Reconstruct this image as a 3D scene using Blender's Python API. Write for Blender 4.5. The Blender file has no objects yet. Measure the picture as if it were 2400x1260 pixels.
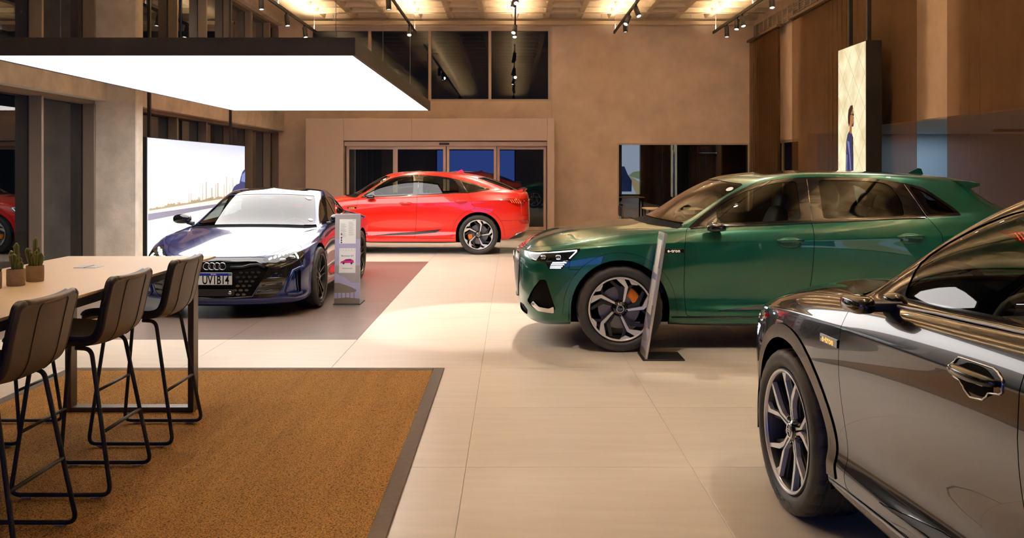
import bpy, math, random
import numpy as np
from mathutils import Vector, Matrix, Euler

# ------------------------------------------------------------------ camera, world, exposure
SC = bpy.context.scene
COL = SC.collection
FPX, VPX, VPY, CAMH = 2100.0, 1200.0, 400.0, 1.62      # focal length and vanishing point in pixels, eye height
_cd = bpy.data.cameras.new('camera'); CAM = bpy.data.objects.new('camera', _cd); COL.objects.link(CAM)
_cd.sensor_width = 36.0; _cd.lens = FPX / 2400.0 * 36.0
_cd.shift_x = (1200.0 - VPX) / 2400.0; _cd.shift_y = -(630.0 - VPY) / 2400.0
_cd.clip_start = 0.05; _cd.clip_end = 200
CAM.location = (0, 0, CAMH); CAM.rotation_euler = (math.pi / 2, 0, 0)
SC.camera = CAM
_w = bpy.data.worlds.new('night'); SC.world = _w; _w.use_nodes = True
_w.node_tree.nodes['Background'].inputs[0].default_value = (0.010, 0.013, 0.022, 1)
_w.node_tree.nodes['Background'].inputs[1].default_value = 0.6
SC.view_settings.view_transform = 'Standard'; SC.view_settings.look = 'None'
SC.view_settings.gamma = 1.0; SC.view_settings.use_curve_mapping = False
SC.view_settings.exposure = 0.55
SC.cycles.max_bounces = 6; SC.cycles.diffuse_bounces = 3; SC.cycles.glossy_bounces = 3
SC.cycles.use_adaptive_sampling = True; SC.cycles.adaptive_threshold = 0.03
SC.cycles.transparent_max_bounces = 10; SC.cycles.transmission_bounces = 6
SC.cycles.sample_clamp_indirect = 14.0; SC.cycles.blur_glossy = 0.4
SC.cycles.use_denoising = True
SC.cycles.caustics_reflective = False; SC.cycles.caustics_refractive = False

WARM = (1.0, 0.70, 0.40); NEUTRAL = (1.0, 0.91, 0.81)
TRACK_UP = 60.0        # uplight on top of the light rails
PANEL_E = 3.1          # big hanging light ceiling
SPOT_W = 300.0

# ------------------------------------------------------------------ helpers
def lin(c):
    return tuple(((v / 255.0) / 12.92 if v <= 10.3 else (((v / 255.0) + 0.055) / 1.055) ** 2.4) for v in c)
def H(r, g, b): return lin((r, g, b))

MATS = {}
def mat(name, col, rough=0.5, metal=0.0, coat=0.0, coat_r=0.03, spec=0.5, emit=None, es=0.0,
        var=0.0, vscale=4.0, bump=0.0, bscale=60.0, stretch=(1, 1, 1), alpha=1.0, ior=1.5):
    if name in MATS: return MATS[name]
    m = bpy.data.materials.new(name); m.use_nodes = True
    nt = m.node_tree; b = nt.nodes['Principled BSDF']
    b.inputs['Base Color'].default_value = (*col, 1); b.inputs['Roughness'].default_value = rough
    b.inputs['Metallic'].default_value = metal; b.inputs['IOR'].default_value = ior
    b.inputs['Specular IOR Level'].default_value = spec
    b.inputs['Coat Weight'].default_value = coat; b.inputs['Coat Roughness'].default_value = coat_r
    if emit is not None:
        b.inputs['Emission Color'].default_value = (*emit, 1); b.inputs['Emission Strength'].default_value = es
    if var or bump:
        tc = nt.nodes.new('ShaderNodeTexCoord'); mp = nt.nodes.new('ShaderNodeMapping')
        nt.links.new(tc.outputs['Object'], mp.inputs[0]); mp.inputs['Scale'].default_value = stretch
    if var:
        n = nt.nodes.new('ShaderNodeTexNoise'); n.inputs['Scale'].default_value = vscale
        n.inputs['Detail'].default_value = 6; n.inputs['Roughness'].default_value = 0.62
        nt.links.new(mp.outputs[0], n.inputs['Vector'])
        r = nt.nodes.new('ShaderNodeValToRGB')
        r.color_ramp.elements[0].position = 0.3; r.color_ramp.elements[1].position = 0.72
        r.color_ramp.elements[0].color = (*[c * (1 - var) for c in col], 1)
        r.color_ramp.elements[1].color = (*[min(1, c * (1 + var)) for c in col], 1)
        nt.links.new(n.outputs['Fac'], r.inputs[0]); nt.links.new(r.outputs[0], b.inputs['Base Color'])
    if bump:
        n2 = nt.nodes.new('ShaderNodeTexNoise'); n2.inputs['Scale'].default_value = bscale; n2.inputs['Detail'].default_value = 4
        nt.links.new(mp.outputs[0], n2.inputs['Vector'])
        bp = nt.nodes.new('ShaderNodeBump'); bp.inputs['Strength'].default_value = bump; bp.inputs['Distance'].default_value = 0.01
        nt.links.new(n2.outputs['Fac'], bp.inputs['Height']); nt.links.new(bp.outputs[0], b.inputs['Normal'])
    MATS[name] = m
    return m

def glass(name, tint=(0.8, 0.85, 0.84), ior=1.5, rough=0.0, refl=(1, 1, 1), boost=0.0, mul=1.6):
    """thin pane: tinted see-through plus Fresnel mirror"""
    if name in MATS: return MATS[name]
    m = bpy.data.materials.new(name); m.use_nodes = True; nt = m.node_tree
    for n in list(nt.nodes):
        if n.type != 'OUTPUT_MATERIAL': nt.nodes.remove(n)
    out = [n for n in nt.nodes if n.type == 'OUTPUT_MATERIAL'][0]
    t = nt.nodes.new('ShaderNodeBsdfTransparent'); t.inputs[0].default_value = (*tint, 1)
    g = nt.nodes.new('ShaderNodeBsdfGlossy'); g.inputs['Roughness'].default_value = rough; g.inputs[0].default_value = (*refl, 1)
    f = nt.nodes.new('ShaderNodeFresnel'); f.inputs[0].default_value = ior
    ge = nt.nodes.new('ShaderNodeNewGeometry')
    # the same Fresnel from both faces of the thin pane
    inv = nt.nodes.new('ShaderNodeMath'); inv.operation = 'DIVIDE'; inv.inputs[0].default_value = 1.0; inv.inputs[1].default_value = 1.0
    mx0 = nt.nodes.new('ShaderNodeMix'); mx0.data_type = 'FLOAT'
    mx0.inputs[2].default_value = ior; mx0.inputs[3].default_value = 1.0 / ior
    sw = nt.nodes.new('ShaderNodeMath'); sw.operation = 'ADD'; sw.inputs[1].default_value = 0.0
    # inside faces: IOR node flips itself, so feed 1/ior there to undo the flip
    nt.links.new(ge.outputs['Backfacing'], mx0.inputs[0]); nt.links.new(mx0.outputs[0], f.inputs[0])
    ad = nt.nodes.new('ShaderNodeMath'); ad.operation = 'MULTIPLY_ADD'; ad.use_clamp = True
    ad.inputs[1].default_value = mul; ad.inputs[2].default_value = boost
    nt.links.new(f.outputs[0], ad.inputs[0])
    nt.nodes.remove(inv); nt.nodes.remove(sw)
    mx = nt.nodes.new('ShaderNodeMixShader')
    nt.links.new(ad.outputs[0], mx.inputs[0]); nt.links.new(t.outputs[0], mx.inputs[1]); nt.links.new(g.outputs[0], mx.inputs[2])
    nt.links.new(mx.outputs[0], out.inputs[0])
    MATS[name] = m
    return m

def emis(name, col, s, lamp=False):
    if name in MATS: return MATS[name]
    m = bpy.data.materials.new(name); m.use_nodes = True; nt = m.node_tree
    b = nt.nodes['Principled BSDF']; b.inputs['Base Color'].default_value = (*[c * 0.5 for c in col], 1)
    b.inputs['Roughness'].default_value = 0.6
    b.inputs['Emission Color'].default_value = (*col, 1); b.inputs['Emission Strength'].default_value = s
    if not lamp: m.cycles.emission_sampling = 'NONE'
    MATS[name] = m
    return m

def tag(o, label=None, cat=None, group=None, kind=None):
    if label: o['label'] = label
    if cat: o['category'] = cat
    if group: o['group'] = group
    if kind: o['kind'] = kind
    return o

def empty(name, loc=(0, 0, 0), rz=0.0):
    o = bpy.data.objects.new(name, None); COL.objects.link(o)
    o.location = loc; o.rotation_euler = (0, 0, rz); o.empty_display_size = 0.1
    return o

def obj(name, me, parent=None, loc=None, rot=None):
    o = bpy.data.objects.new(name, me); COL.objects.link(o)
    if parent is not None: o.parent = parent
    if loc is not None: o.location = loc
    if rot is not None: o.rotation_euler = rot
    return o

def copy_tree(o, parent=None):
    c = o.copy(); COL.objects.link(c); c.parent = parent
    for ch in list(o.children): copy_tree(ch, c)
    return c

class MB:
    """collects shapes for one mesh"""
    def __init__(s): s.v = []; s.f = []; s.sm = []; s.mi = []; s.cur = 0
    def add(s, vs, fs, smooth=False):
        o = len(s.v); s.v += [tuple(map(float, v)) for v in vs]
        for f in fs: s.f.append(tuple(i + o for i in f)); s.sm.append(smooth); s.mi.append(s.cur)
        return s
    def box(s, c, d, R=None, bev=0.0):
        hx, hy, hz = d[0] / 2, d[1] / 2, d[2] / 2
        if bev > 0:
            b = min(bev, hx * .98, hy * .98, hz * .98)
            vs = []
            for sx in (-1, 1):
                for sy in (-1, 1):
                    for sz in (-1, 1):
                        vs += [(sx * hx, sy * (hy - b), sz * (hz - b)), (sx * (hx - b), sy * hy, sz * (hz - b)), (sx * (hx - b), sy * (hy - b), sz * hz)]
            def I(sx, sy, sz, a): return ((sx > 0) * 4 + (sy > 0) * 2 + (sz > 0)) * 3 + a
            fs = []
            for ax in range(3):
                for sg in (-1, 1):
                    cyc = [(-1, -1), (1, -1), (1, 1), (-1, 1)]
                    q = []
                    for a, c2 in cyc:
                        t = [0, 0, 0]; t[ax] = sg; t[(ax + 1) % 3] = a; t[(ax + 2) % 3] = c2
                        q.append(I(*t, ax))
                    fs.append(q if sg > 0 else q[::-1])
            for ax in range(3):
                b1, b2 = (ax + 1) % 3, (ax + 2) % 3
                for s1 in (-1, 1):
                    for s2 in (-1, 1):
                        t0 = [0] * 3; t1 = [0] * 3
                        t0[ax] = -1; t1[ax] = 1; t0[b1] = t1[b1] = s1; t0[b2] = t1[b2] = s2
                        q = [I(*t0, b1), I(*t1, b1), I(*t1, b2), I(*t0, b2)]
                        fs.append(q[::-1] if s1 * s2 > 0 else q)
            for sx in (-1, 1):
                for sy in (-1, 1):
                    for sz in (-1, 1):
                        q = [I(sx, sy, sz, 0), I(sx, sy, sz, 1), I(sx, sy, sz, 2)]
                        fs.append(q if sx * sy * sz > 0 else q[::-1])
        else:
            vs = [(sx * hx, sy * hy, sz * hz) for sx in (-1, 1) for sy in (-1, 1) for sz in (-1, 1)]
            fs = [(0, 1, 3, 2), (4, 6, 7, 5), (0, 4, 5, 1), (2, 3, 7, 6), (0, 2, 6, 4), (1, 5, 7, 3)]
        if R is not None: vs = [R @ Vector(v) for v in vs]
        return s.add([(v[0] + c[0], v[1] + c[1], v[2] + c[2]) for v in vs], fs)
    def bb(s, a, b, bev=0.0):
        return s.box([(a[i] + b[i]) / 2 for i in range(3)], [abs(b[i] - a[i]) for i in range(3)], bev=bev)
    def prism(s, poly, a, b, axis='y', smooth=False):
        """2D polygon extruded along axis from a to b (poly counter-clockwise seen from +axis for 'z')"""
        n = len(poly)
        def P(p, t): return (p[0], t, p[1]) if axis == 'y' else ((t, p[0], p[1]) if axis == 'x' else (p[0], p[1], t))
        vs = [P(p, a) for p in poly] + [P(p, b) for p in poly]
        fs = [tuple(range(n))[::-1], tuple(range(n, 2 * n))]
        s.add(vs, fs)
        o = len(s.v) - 2 * n
        for i in range(n):
            j = (i + 1) % n
            s.f.append((o + i, o + j, o + n + j, o + n + i)); s.sm.append(smooth); s.mi.append(s.cur)
        return s
    def tube(s, pts, r, n=8, closed=False, caps=True):
        pts = [Vector(p) for p in pts]; m = len(pts)
        rr = r if isinstance(r, (list, tuple)) else [r] * m
        T = []
        for i in range(m):
            a = pts[(i - 1) % m] if (closed or i > 0) else pts[i]
            b = pts[(i + 1) % m] if (closed or i < m - 1) else pts[i]
            t = (b - a); T.append(t.normalized() if t.length > 1e-9 else Vector((0, 0, 1)))
        u = T[0].orthogonal().normalized(); vs = []
        for i in range(m):
            u = (u - T[i] * u.dot(T[i]))
            u = u.normalized() if u.length > 1e-6 else T[i].orthogonal().normalized()
            w = T[i].cross(u)
            for k in range(n):
                a = 2 * math.pi * k / n
                vs.append(pts[i] + (u * math.cos(a) + w * math.sin(a)) * rr[i])
        fs = []
        for i in range(m if closed else m - 1):
            j = (i + 1) % m
            for k in range(n):
                k2 = (k + 1) % n
                fs.append((i * n + k, i * n + k2, j * n + k2, j * n + k))
        o = len(s.v); s.add(vs, fs, True)
        if caps and not closed:
            s.f.append(tuple(o + k for k in range(n))[::-1]); s.sm.append(False); s.mi.append(s.cur)
            s.f.append(tuple(o + (m - 1) * n + k for k in range(n))); s.sm.append(False); s.mi.append(s.cur)
        return s
    def lathe(s, prof, n=32, c=(0, 0, 0), axis='z', smooth=True, a0=0.0, a1=2 * math.pi):
        """profile [(radius, height)] turned about axis through c"""
        full = abs(a1 - a0 - 2 * math.pi) < 1e-6; m = len(prof); cols = n if full else n + 1; vs = []
        for i in range(cols):
            a = a0 + (a1 - a0) * i / n; ca, sa = math.cos(a), math.sin(a)
            for r, h in prof:
                if axis == 'z': vs.append((c[0] + r * ca, c[1] + r * sa, c[2] + h))
                elif axis == 'y': vs.append((c[0] + r * sa, c[1] + h, c[2] + r * ca))
                else: vs.append((c[0] + h, c[1] + r * ca, c[2] + r * sa))
        fs = []
        for i in range(n):
            j = (i + 1) % cols
            for k in range(m - 1): fs.append((i * m + k, j * m + k, j * m + k + 1, i * m + k + 1))
        return s.add(vs, fs, smooth)
    def build(s, name, m=None, parent=None, loc=None, rot=None, sharp=None):
        me = bpy.data.meshes.new(name); me.from_pydata(s.v, [], s.f)
        me.polygons.foreach_set('use_smooth', s.sm)
        ms = m if isinstance(m, (list, tuple)) else [m]
        for x in ms:
            if x is not None: me.materials.append(x)
        if len(ms) > 1: me.polygons.foreach_set('material_index', s.mi)
        me.validate(); me.update()
        if sharp is not None: me.set_sharp_from_angle(angle=sharp)
        return obj(name, me, parent, loc, rot)

def rounded(poly, r, n=4):
    """round the corners of a 2D polygon; r number or list"""
    out = []; m = len(poly)
    for i in range(m):
        p0 = np.array(poly[i - 1], float); p1 = np.array(poly[i], float); p2 = np.array(poly[(i + 1) % m], float)
        rr = r[i] if isinstance(r, (list, tuple)) else r
        a = p0 - p1; b = p2 - p1; la, lb = np.linalg.norm(a), np.linalg.norm(b)
        if rr <= 0 or la < 1e-9 or lb < 1e-9: out.append(tuple(p1)); continue
        d = min(rr, la * .48, lb * .48); A = p1 + a / la * d; B = p1 + b / lb * d
        for k in range(n + 1):
            t = k / n; out.append(tuple((1 - t) ** 2 * A + 2 * t * (1 - t) * p1 + t * t * B))
    return out

def arc_path(pts, r, n=5):
    """round the corners of a 3D polyline"""
    pts = [Vector(p) for p in pts]; out = [pts[0]]
    for i in range(1, len(pts) - 1):
        a = pts[i - 1] - pts[i]; b = pts[i + 1] - pts[i]
        d = min(r, a.length * .48, b.length * .48)
        A = pts[i] + a.normalized() * d; B = pts[i] + b.normalized() * d
        for k in range(n + 1):
            t = k / n; out.append(A * (1 - t) ** 2 + pts[i] * (2 * t * (1 - t)) + B * t * t)
    out.append(pts[-1]); return out

def text_mesh(body, size, depth=0.001, align='CENTER', bold=False, spacing=1.0):
    """letters as a mesh in the XY plane"""
    cu = bpy.data.curves.new('lettering', 'FONT'); cu.body = body; cu.size = size; cu.extrude = depth
    cu.align_x = align; cu.align_y = 'CENTER'; cu.space_character = spacing; cu.resolution_u = 3
    if bold: cu.offset = size * 0.018
    o = bpy.data.objects.new('lettering', cu); COL.objects.link(o)
    dg = bpy.context.evaluated_depsgraph_get()
    me = bpy.data.meshes.new_from_object(o.evaluated_get(dg))
    bpy.data.objects.remove(o); bpy.data.curves.remove(cu)
    return me

def text(name, body, size, m, parent, origin, right, up, depth=0.001, align='CENTER', bold=False, spacing=1.0, sx=1.0):
    me = text_mesh(body, size, depth, align, bold, spacing)
    r = Vector(right).normalized(); u = Vector(up).normalized(); n = r.cross(u)
    M = Matrix((r * sx, u, n)).transposed().to_4x4(); M.translation = Vector(origin)
    me.transform(M); me.materials.clear(); me.materials.append(m)
    return obj(name, me, parent)
# ------------------------------------------------------------------ car body surfaces
BS = np.array([[1, 4, 1, 0], [-3, 0, 3, 0], [3, -6, 3, 0], [-1, 3, -3, 1]], float) / 6.0
MIR = np.array([1, -1, 1.0])

def _pad(c):
    """pad control net (L,K,3): mirrored at both centre ends and at the roof centre, extended at the bottom"""
    c = np.concatenate([c[:, 1:2] * MIR, c, c[:, -2:-1] * MIR], 1)
    return np.concatenate([2 * c[:1] - c[1:2], c, c[-2:-1] * MIR], 0)

def _eval(c, tl, tk):
    P = _pad(c)
    def basis(t, n):
        i = np.minimum(t.astype(int), n - 2); f = t - i
        return i, np.stack([np.ones_like(f), f, f * f, f ** 3], -1) @ BS
    il, bl = basis(tl, c.shape[0]); ik, bk = basis(tk, c.shape[1])
    out = np.zeros((len(tl), len(tk), 3))
    for a in range(4):
        for b in range(4):
            out += bl[:, a][:, None, None] * bk[:, b][None, :, None] * P[(il + a)[:, None], (ik + b)[None, :]]
    return out

class Surf:
    """smooth half body: loops (rows) run from the front centre round the side to the rear centre"""
    def __init__(s, rows, nl=9, nk=22, comp=2, nominal=None):
        T = np.array(rows, float); nominal = list(range(len(rows))) if nominal is None else nominal; s.L, s.K = T.shape[:2]
        c = T.copy()
        tl0 = np.arange(s.L, dtype=float); tk0 = np.arange(s.K, dtype=float)
        for _ in range(comp): c = c + (T - _eval(c, tl0, tk0)) * 0.8
        s.c = c
        tl = np.linspace(0, s.L - 1, (s.L - 1) * nl + 1); tk = np.linspace(0, s.K - 1, (s.K - 1) * nk + 1)
        G = _eval(c, tl, tk); s.G = G
        dl = np.gradient(G, axis=0); dk = np.gradient(G, axis=1)
        N = np.cross(dk, dl); N /= np.maximum(np.linalg.norm(N, axis=2, keepdims=True), 1e-12)
        N[:, 0, 1] = 0; N[:, -1, 1] = 0; N[-1, :, 1] = 0
        N /= np.maximum(np.linalg.norm(N, axis=2, keepdims=True), 1e-12)
        # outward check on the middle of the door
        if N[int(len(tl) * .35), int(len(tk) * .5), 1] < 0: N = -N; s.flip = True
        else: s.flip = False
        # distance round the nose, used to lay out lamps and grille
        ref = _eval(c, np.array([float(nominal.index(4))]), tk)[0]
        q = np.concatenate([[0], np.cumsum(np.linalg.norm(np.diff(ref, axis=0), axis=1))])
        nL, nK = len(tl), len(tk)
        s.V = G.reshape(-1, 3); s.N = N.reshape(-1, 3)
        kk, ll = np.meshgrid(tk, np.interp(tl, np.arange(s.L), nominal)); qq = np.broadcast_to(q, (nL, nK)); qr = q[-1] - qq
        s.A = np.stack([kk, ll, qq, qr], -1).reshape(-1, 4)
        idx = np.arange(nL * nK).reshape(nL, nK)
        a, b, c2, d = idx[:-1, :-1], idx[:-1, 1:], idx[1:, 1:], idx[1:, :-1]
        F = np.stack([a, b, c2, d] if not s.flip else [d, c2, b, a], -1).reshape(-1, 4)
        s.F = [tuple(f) for f in F.tolist()]; s.lab = ['body'] * len(s.F)
        s.V0, s.N0, s.A0 = s.V.copy(), s.N.copy(), s.A.copy()

    # -------- cutting
    def coords(s, proj, V=None, A=None):
        V = s.V if V is None else V; A = s.A if A is None else A
        if proj == 'side': return V[:, 0], V[:, 2]
        if proj == 'top': return V[:, 0], V[:, 1]
        if proj == 'front': return A[:, 2], V[:, 2]
        if proj == 'rear': return A[:, 3], V[:, 2]
        if proj == 'fy': return V[:, 1], V[:, 2]
        return A[:, 0], A[:, 1]
    def sdf(s, poly, proj):
        X, Y = s.coords(proj); P = np.array(poly, float); n = len(P)
        d = np.full(len(X), 1e9); ins = np.zeros(len(X), bool)
        for i in range(n):
            a, b = P[i], P[(i + 1) % n]; e = b - a; L2 = max(e @ e, 1e-12)
            t = np.clip(((X - a[0]) * e[0] + (Y - a[1]) * e[1]) / L2, 0, 1)
            d = np.minimum(d, np.hypot(X - a[0] - t * e[0], Y - a[1] - t * e[1]))
            if abs(e[1]) > 1e-12:
                c = (a[1] > Y) != (b[1] > Y)
                ins ^= c & (X < a[0] + (Y - a[1]) * e[0] / e[1])
        return np.where(ins, -d, d)
    def cut(s, name, poly=None, proj='side', frm=('body',), dom=None, g=None, eps=0.0015):
        """give faces of labels frm inside the polygon the label name, splitting along its edge"""
        if g is None: g = s.sdf(poly, proj)
        if proj != 'param': g = np.where(np.abs(g) < eps, 0.0, g)
        else: g = np.where(np.abs(g) < 0.02, 0.0, g)
        sg = np.sign(g).astype(int).tolist(); gl = g
        if dom is not None: dm = dom(s.V, s.A).tolist()
        frm = set(frm); nv, nn, na = [], [], []; base = len(s.V); cache = {}
        F2, L2 = [], []
        for f, lb in zip(s.F, s.lab):
            if lb not in frm or (dom is not None and not all(dm[i] for i in f)):
                F2.append(f); L2.append(lb); continue
            ss = [sg[i] for i in f]; mn, mx = min(ss), max(ss)
            if mx <= 0 and mn < 0: F2.append(f); L2.append(name); continue
            if mn >= 0: F2.append(f); L2.append(lb); continue
            pi, po = [], []; n = len(f)
            for j in range(n):
                a, b = f[j], f[(j + 1) % n]; sa, sb = ss[j], ss[(j + 1) % n]
                if sa <= 0: pi.append(a)
                if sa >= 0: po.append(a)
                if sa * sb < 0:
                    key = (a, b) if a < b else (b, a)
                    if key not in cache:
                        t = gl[key[0]] / (gl[key[0]] - gl[key[1]])
                        cache[key] = base + len(nv); p, q = key
                        nv.append(s.V[p] * (1 - t) + s.V[q] * t); na.append(s.A[p] * (1 - t) + s.A[q] * t)
                        m = s.N[p] * (1 - t) + s.N[q] * t; nn.append(m / max(np.linalg.norm(m), 1e-9))
                    pi.append(cache[key]); po.append(cache[key])
            if len(pi) >= 3: F2.append(tuple(pi)); L2.append(name)
            if len(po) >= 3: F2.append(tuple(po)); L2.append(lb)
        if nv:
            s.V = np.concatenate([s.V, nv]); s.N = np.concatenate([s.N, nn]); s.A = np.concatenate([s.A, na])
        s.F, s.lab = F2, L2
    # -------- looking up points on the surface
    def at(s, proj, u, v, off=0.0, mask=None):
        X, Y = s.coords(proj, s.V0, s.A0)
        d = (X - u) ** 2 + (Y - v) ** 2
        if proj == 'side': d = d + np.where(s.N0[:, 1] < 0.05, 1.0, 0)
        if mask is not None: d = d + np.where(mask(s.V0, s.A0), 0, 9.0)
        i = np.argpartition(d, 6)[:6]; w = 1.0 / (d[i] + 1e-6); w /= w.sum()
        p = (s.V0[i] * w[:, None]).sum(0); n = (s.N0[i] * w[:, None]).sum(0); n /= np.linalg.norm(n)
        return Vector(p + n * off), Vector(n)
    # -------- pulling parts out
    def part(s, labels, inset=0.0, flange=0.0, off=0.0, mirror=None):
        labels = {labels} if isinstance(labels, str) else set(labels)
        fs = [f for f, l in zip(s.F, s.lab) if l in labels]
        if not fs: return None
        used = sorted({i for f in fs for i in f}); mp = {i: k for k, i in enumerate(used)}
        V = s.V[used].copy(); N = s.N[used].copy(); fs = [tuple(mp[i] for i in f) for f in fs]
        edges = {}
        for f in fs:
            for j in range(len(f)):
                a, b = f[j], f[(j + 1) % len(f)]
                if (b, a) in edges: del edges[(b, a)]
                elif (a, b) not in edges: edges[(a, b)] = 1
        bd = [(a, b) for a, b in edges if not (abs(V[a, 1]) < 1e-4 and abs(V[b, 1]) < 1e-4)]
        if inset:
            D = np.zeros_like(V); C = np.zeros(len(V))
            for a, b in bd:
                e = V[b] - V[a]; l = np.linalg.norm(e)
                if l < 1e-7: continue
                w = np.cross(N[a] + N[b], e / l); w /= max(np.linalg.norm(w), 1e-9)
                D[a] += w; D[b] += w; C[a] += 1; C[b] += 1
            ln = np.linalg.norm(D, axis=1); k = ln > 1e-6
            D[k] = D[k] / ln[k][:, None]; mid = np.abs(V[:, 1]) < 1e-4
            D[mid, 1] = 0
            V = V + D * inset
        V = V + N * off
        faces = list(fs); ln_ = [[N[i] for i in f] for f in fs]
        if flange:
            V2 = []; m2 = {}; base = len(V)
            for a, b in bd:
                for i in (a, b):
                    if i not in m2: m2[i] = base + len(V2); V2.append(V[i] - N[i] * flange)
                fc = (b, a, m2[a], m2[b]); faces.append(fc)
                fn = np.cross(V[a] - V[b], N[a]); fn /= max(np.linalg.norm(fn), 1e-9)
                ln_.append([fn] * 4)
            V = np.concatenate([V, V2]) if V2 else V
        return V, faces, ln_

def part_obj(name, pcs, m, parent, sides=(1,)):
    """pcs: list of (V, faces, loop normals); sides: (1,) , (-1,) or (1,-1) for both halves in one mesh"""
    vs, fs, ns = [], [], []
    for V, F, L in pcs:
        for sd in sides:
            o = sum(len(a) for a in vs)
            if sd > 0: vs.append(V); fs += [tuple(i + o for i in f) for f in F]; ns += [x for l in L for x in l]
            else:
                vs.append(V * MIR); fs += [tuple(i + o for i in f[::-1]) for f in F]
                ns += [x * MIR for l in L for x in l[::-1]]
    Vv = np.concatenate(vs); me = bpy.data.meshes.new(name)
    me.from_pydata(Vv.tolist(), [], fs)
    me.polygons.foreach_set('use_smooth', [True] * len(fs))
    if m is not None: me.materials.append(m)
    me.normals_split_custom_set([tuple(x) for x in ns]); me.update()
    return obj(name, me, parent)

def polyoff(poly, d):
    """move a polygon's edges inward by d (convex-ish, any winding)"""
    P = np.array(poly, float); n = len(P)
    ar = 0.5 * sum(P[i][0] * P[(i + 1) % n][1] - P[(i + 1) % n][0] * P[i][1] for i in range(n)); sg = 1 if ar > 0 else -1
    out = []
    for i in range(n):
        a, b, c = P[i - 1], P[i], P[(i + 1) % n]
        e1 = (b - a) / max(np.linalg.norm(b - a), 1e-9); e2 = (c - b) / max(np.linalg.norm(c - b), 1e-9)
        n1 = np.array([-e1[1], e1[0]]) * sg; n2 = np.array([-e2[1], e2[0]]) * sg
        m = n1 + n2; m /= max(np.linalg.norm(m), 1e-6); k = max(m @ n1, 0.35)
        out.append(tuple(b + m * d / k))
    return out

def dense(poly, step=0.05):
    out = []
    n = len(poly)
    for i in range(n):
        a = np.array(poly[i], float); b = np.array(poly[(i + 1) % n], float)
        k = max(1, int(np.linalg.norm(b - a) / step))
        for j in range(k): out.append(tuple(a + (b - a) * j / k))
    return out

def circle_poly(cx, cz, r, n=56): return [(cx + r * math.cos(2 * math.pi * i / n), cz + r * math.sin(2 * math.pi * i / n)) for i in range(n)]
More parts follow.
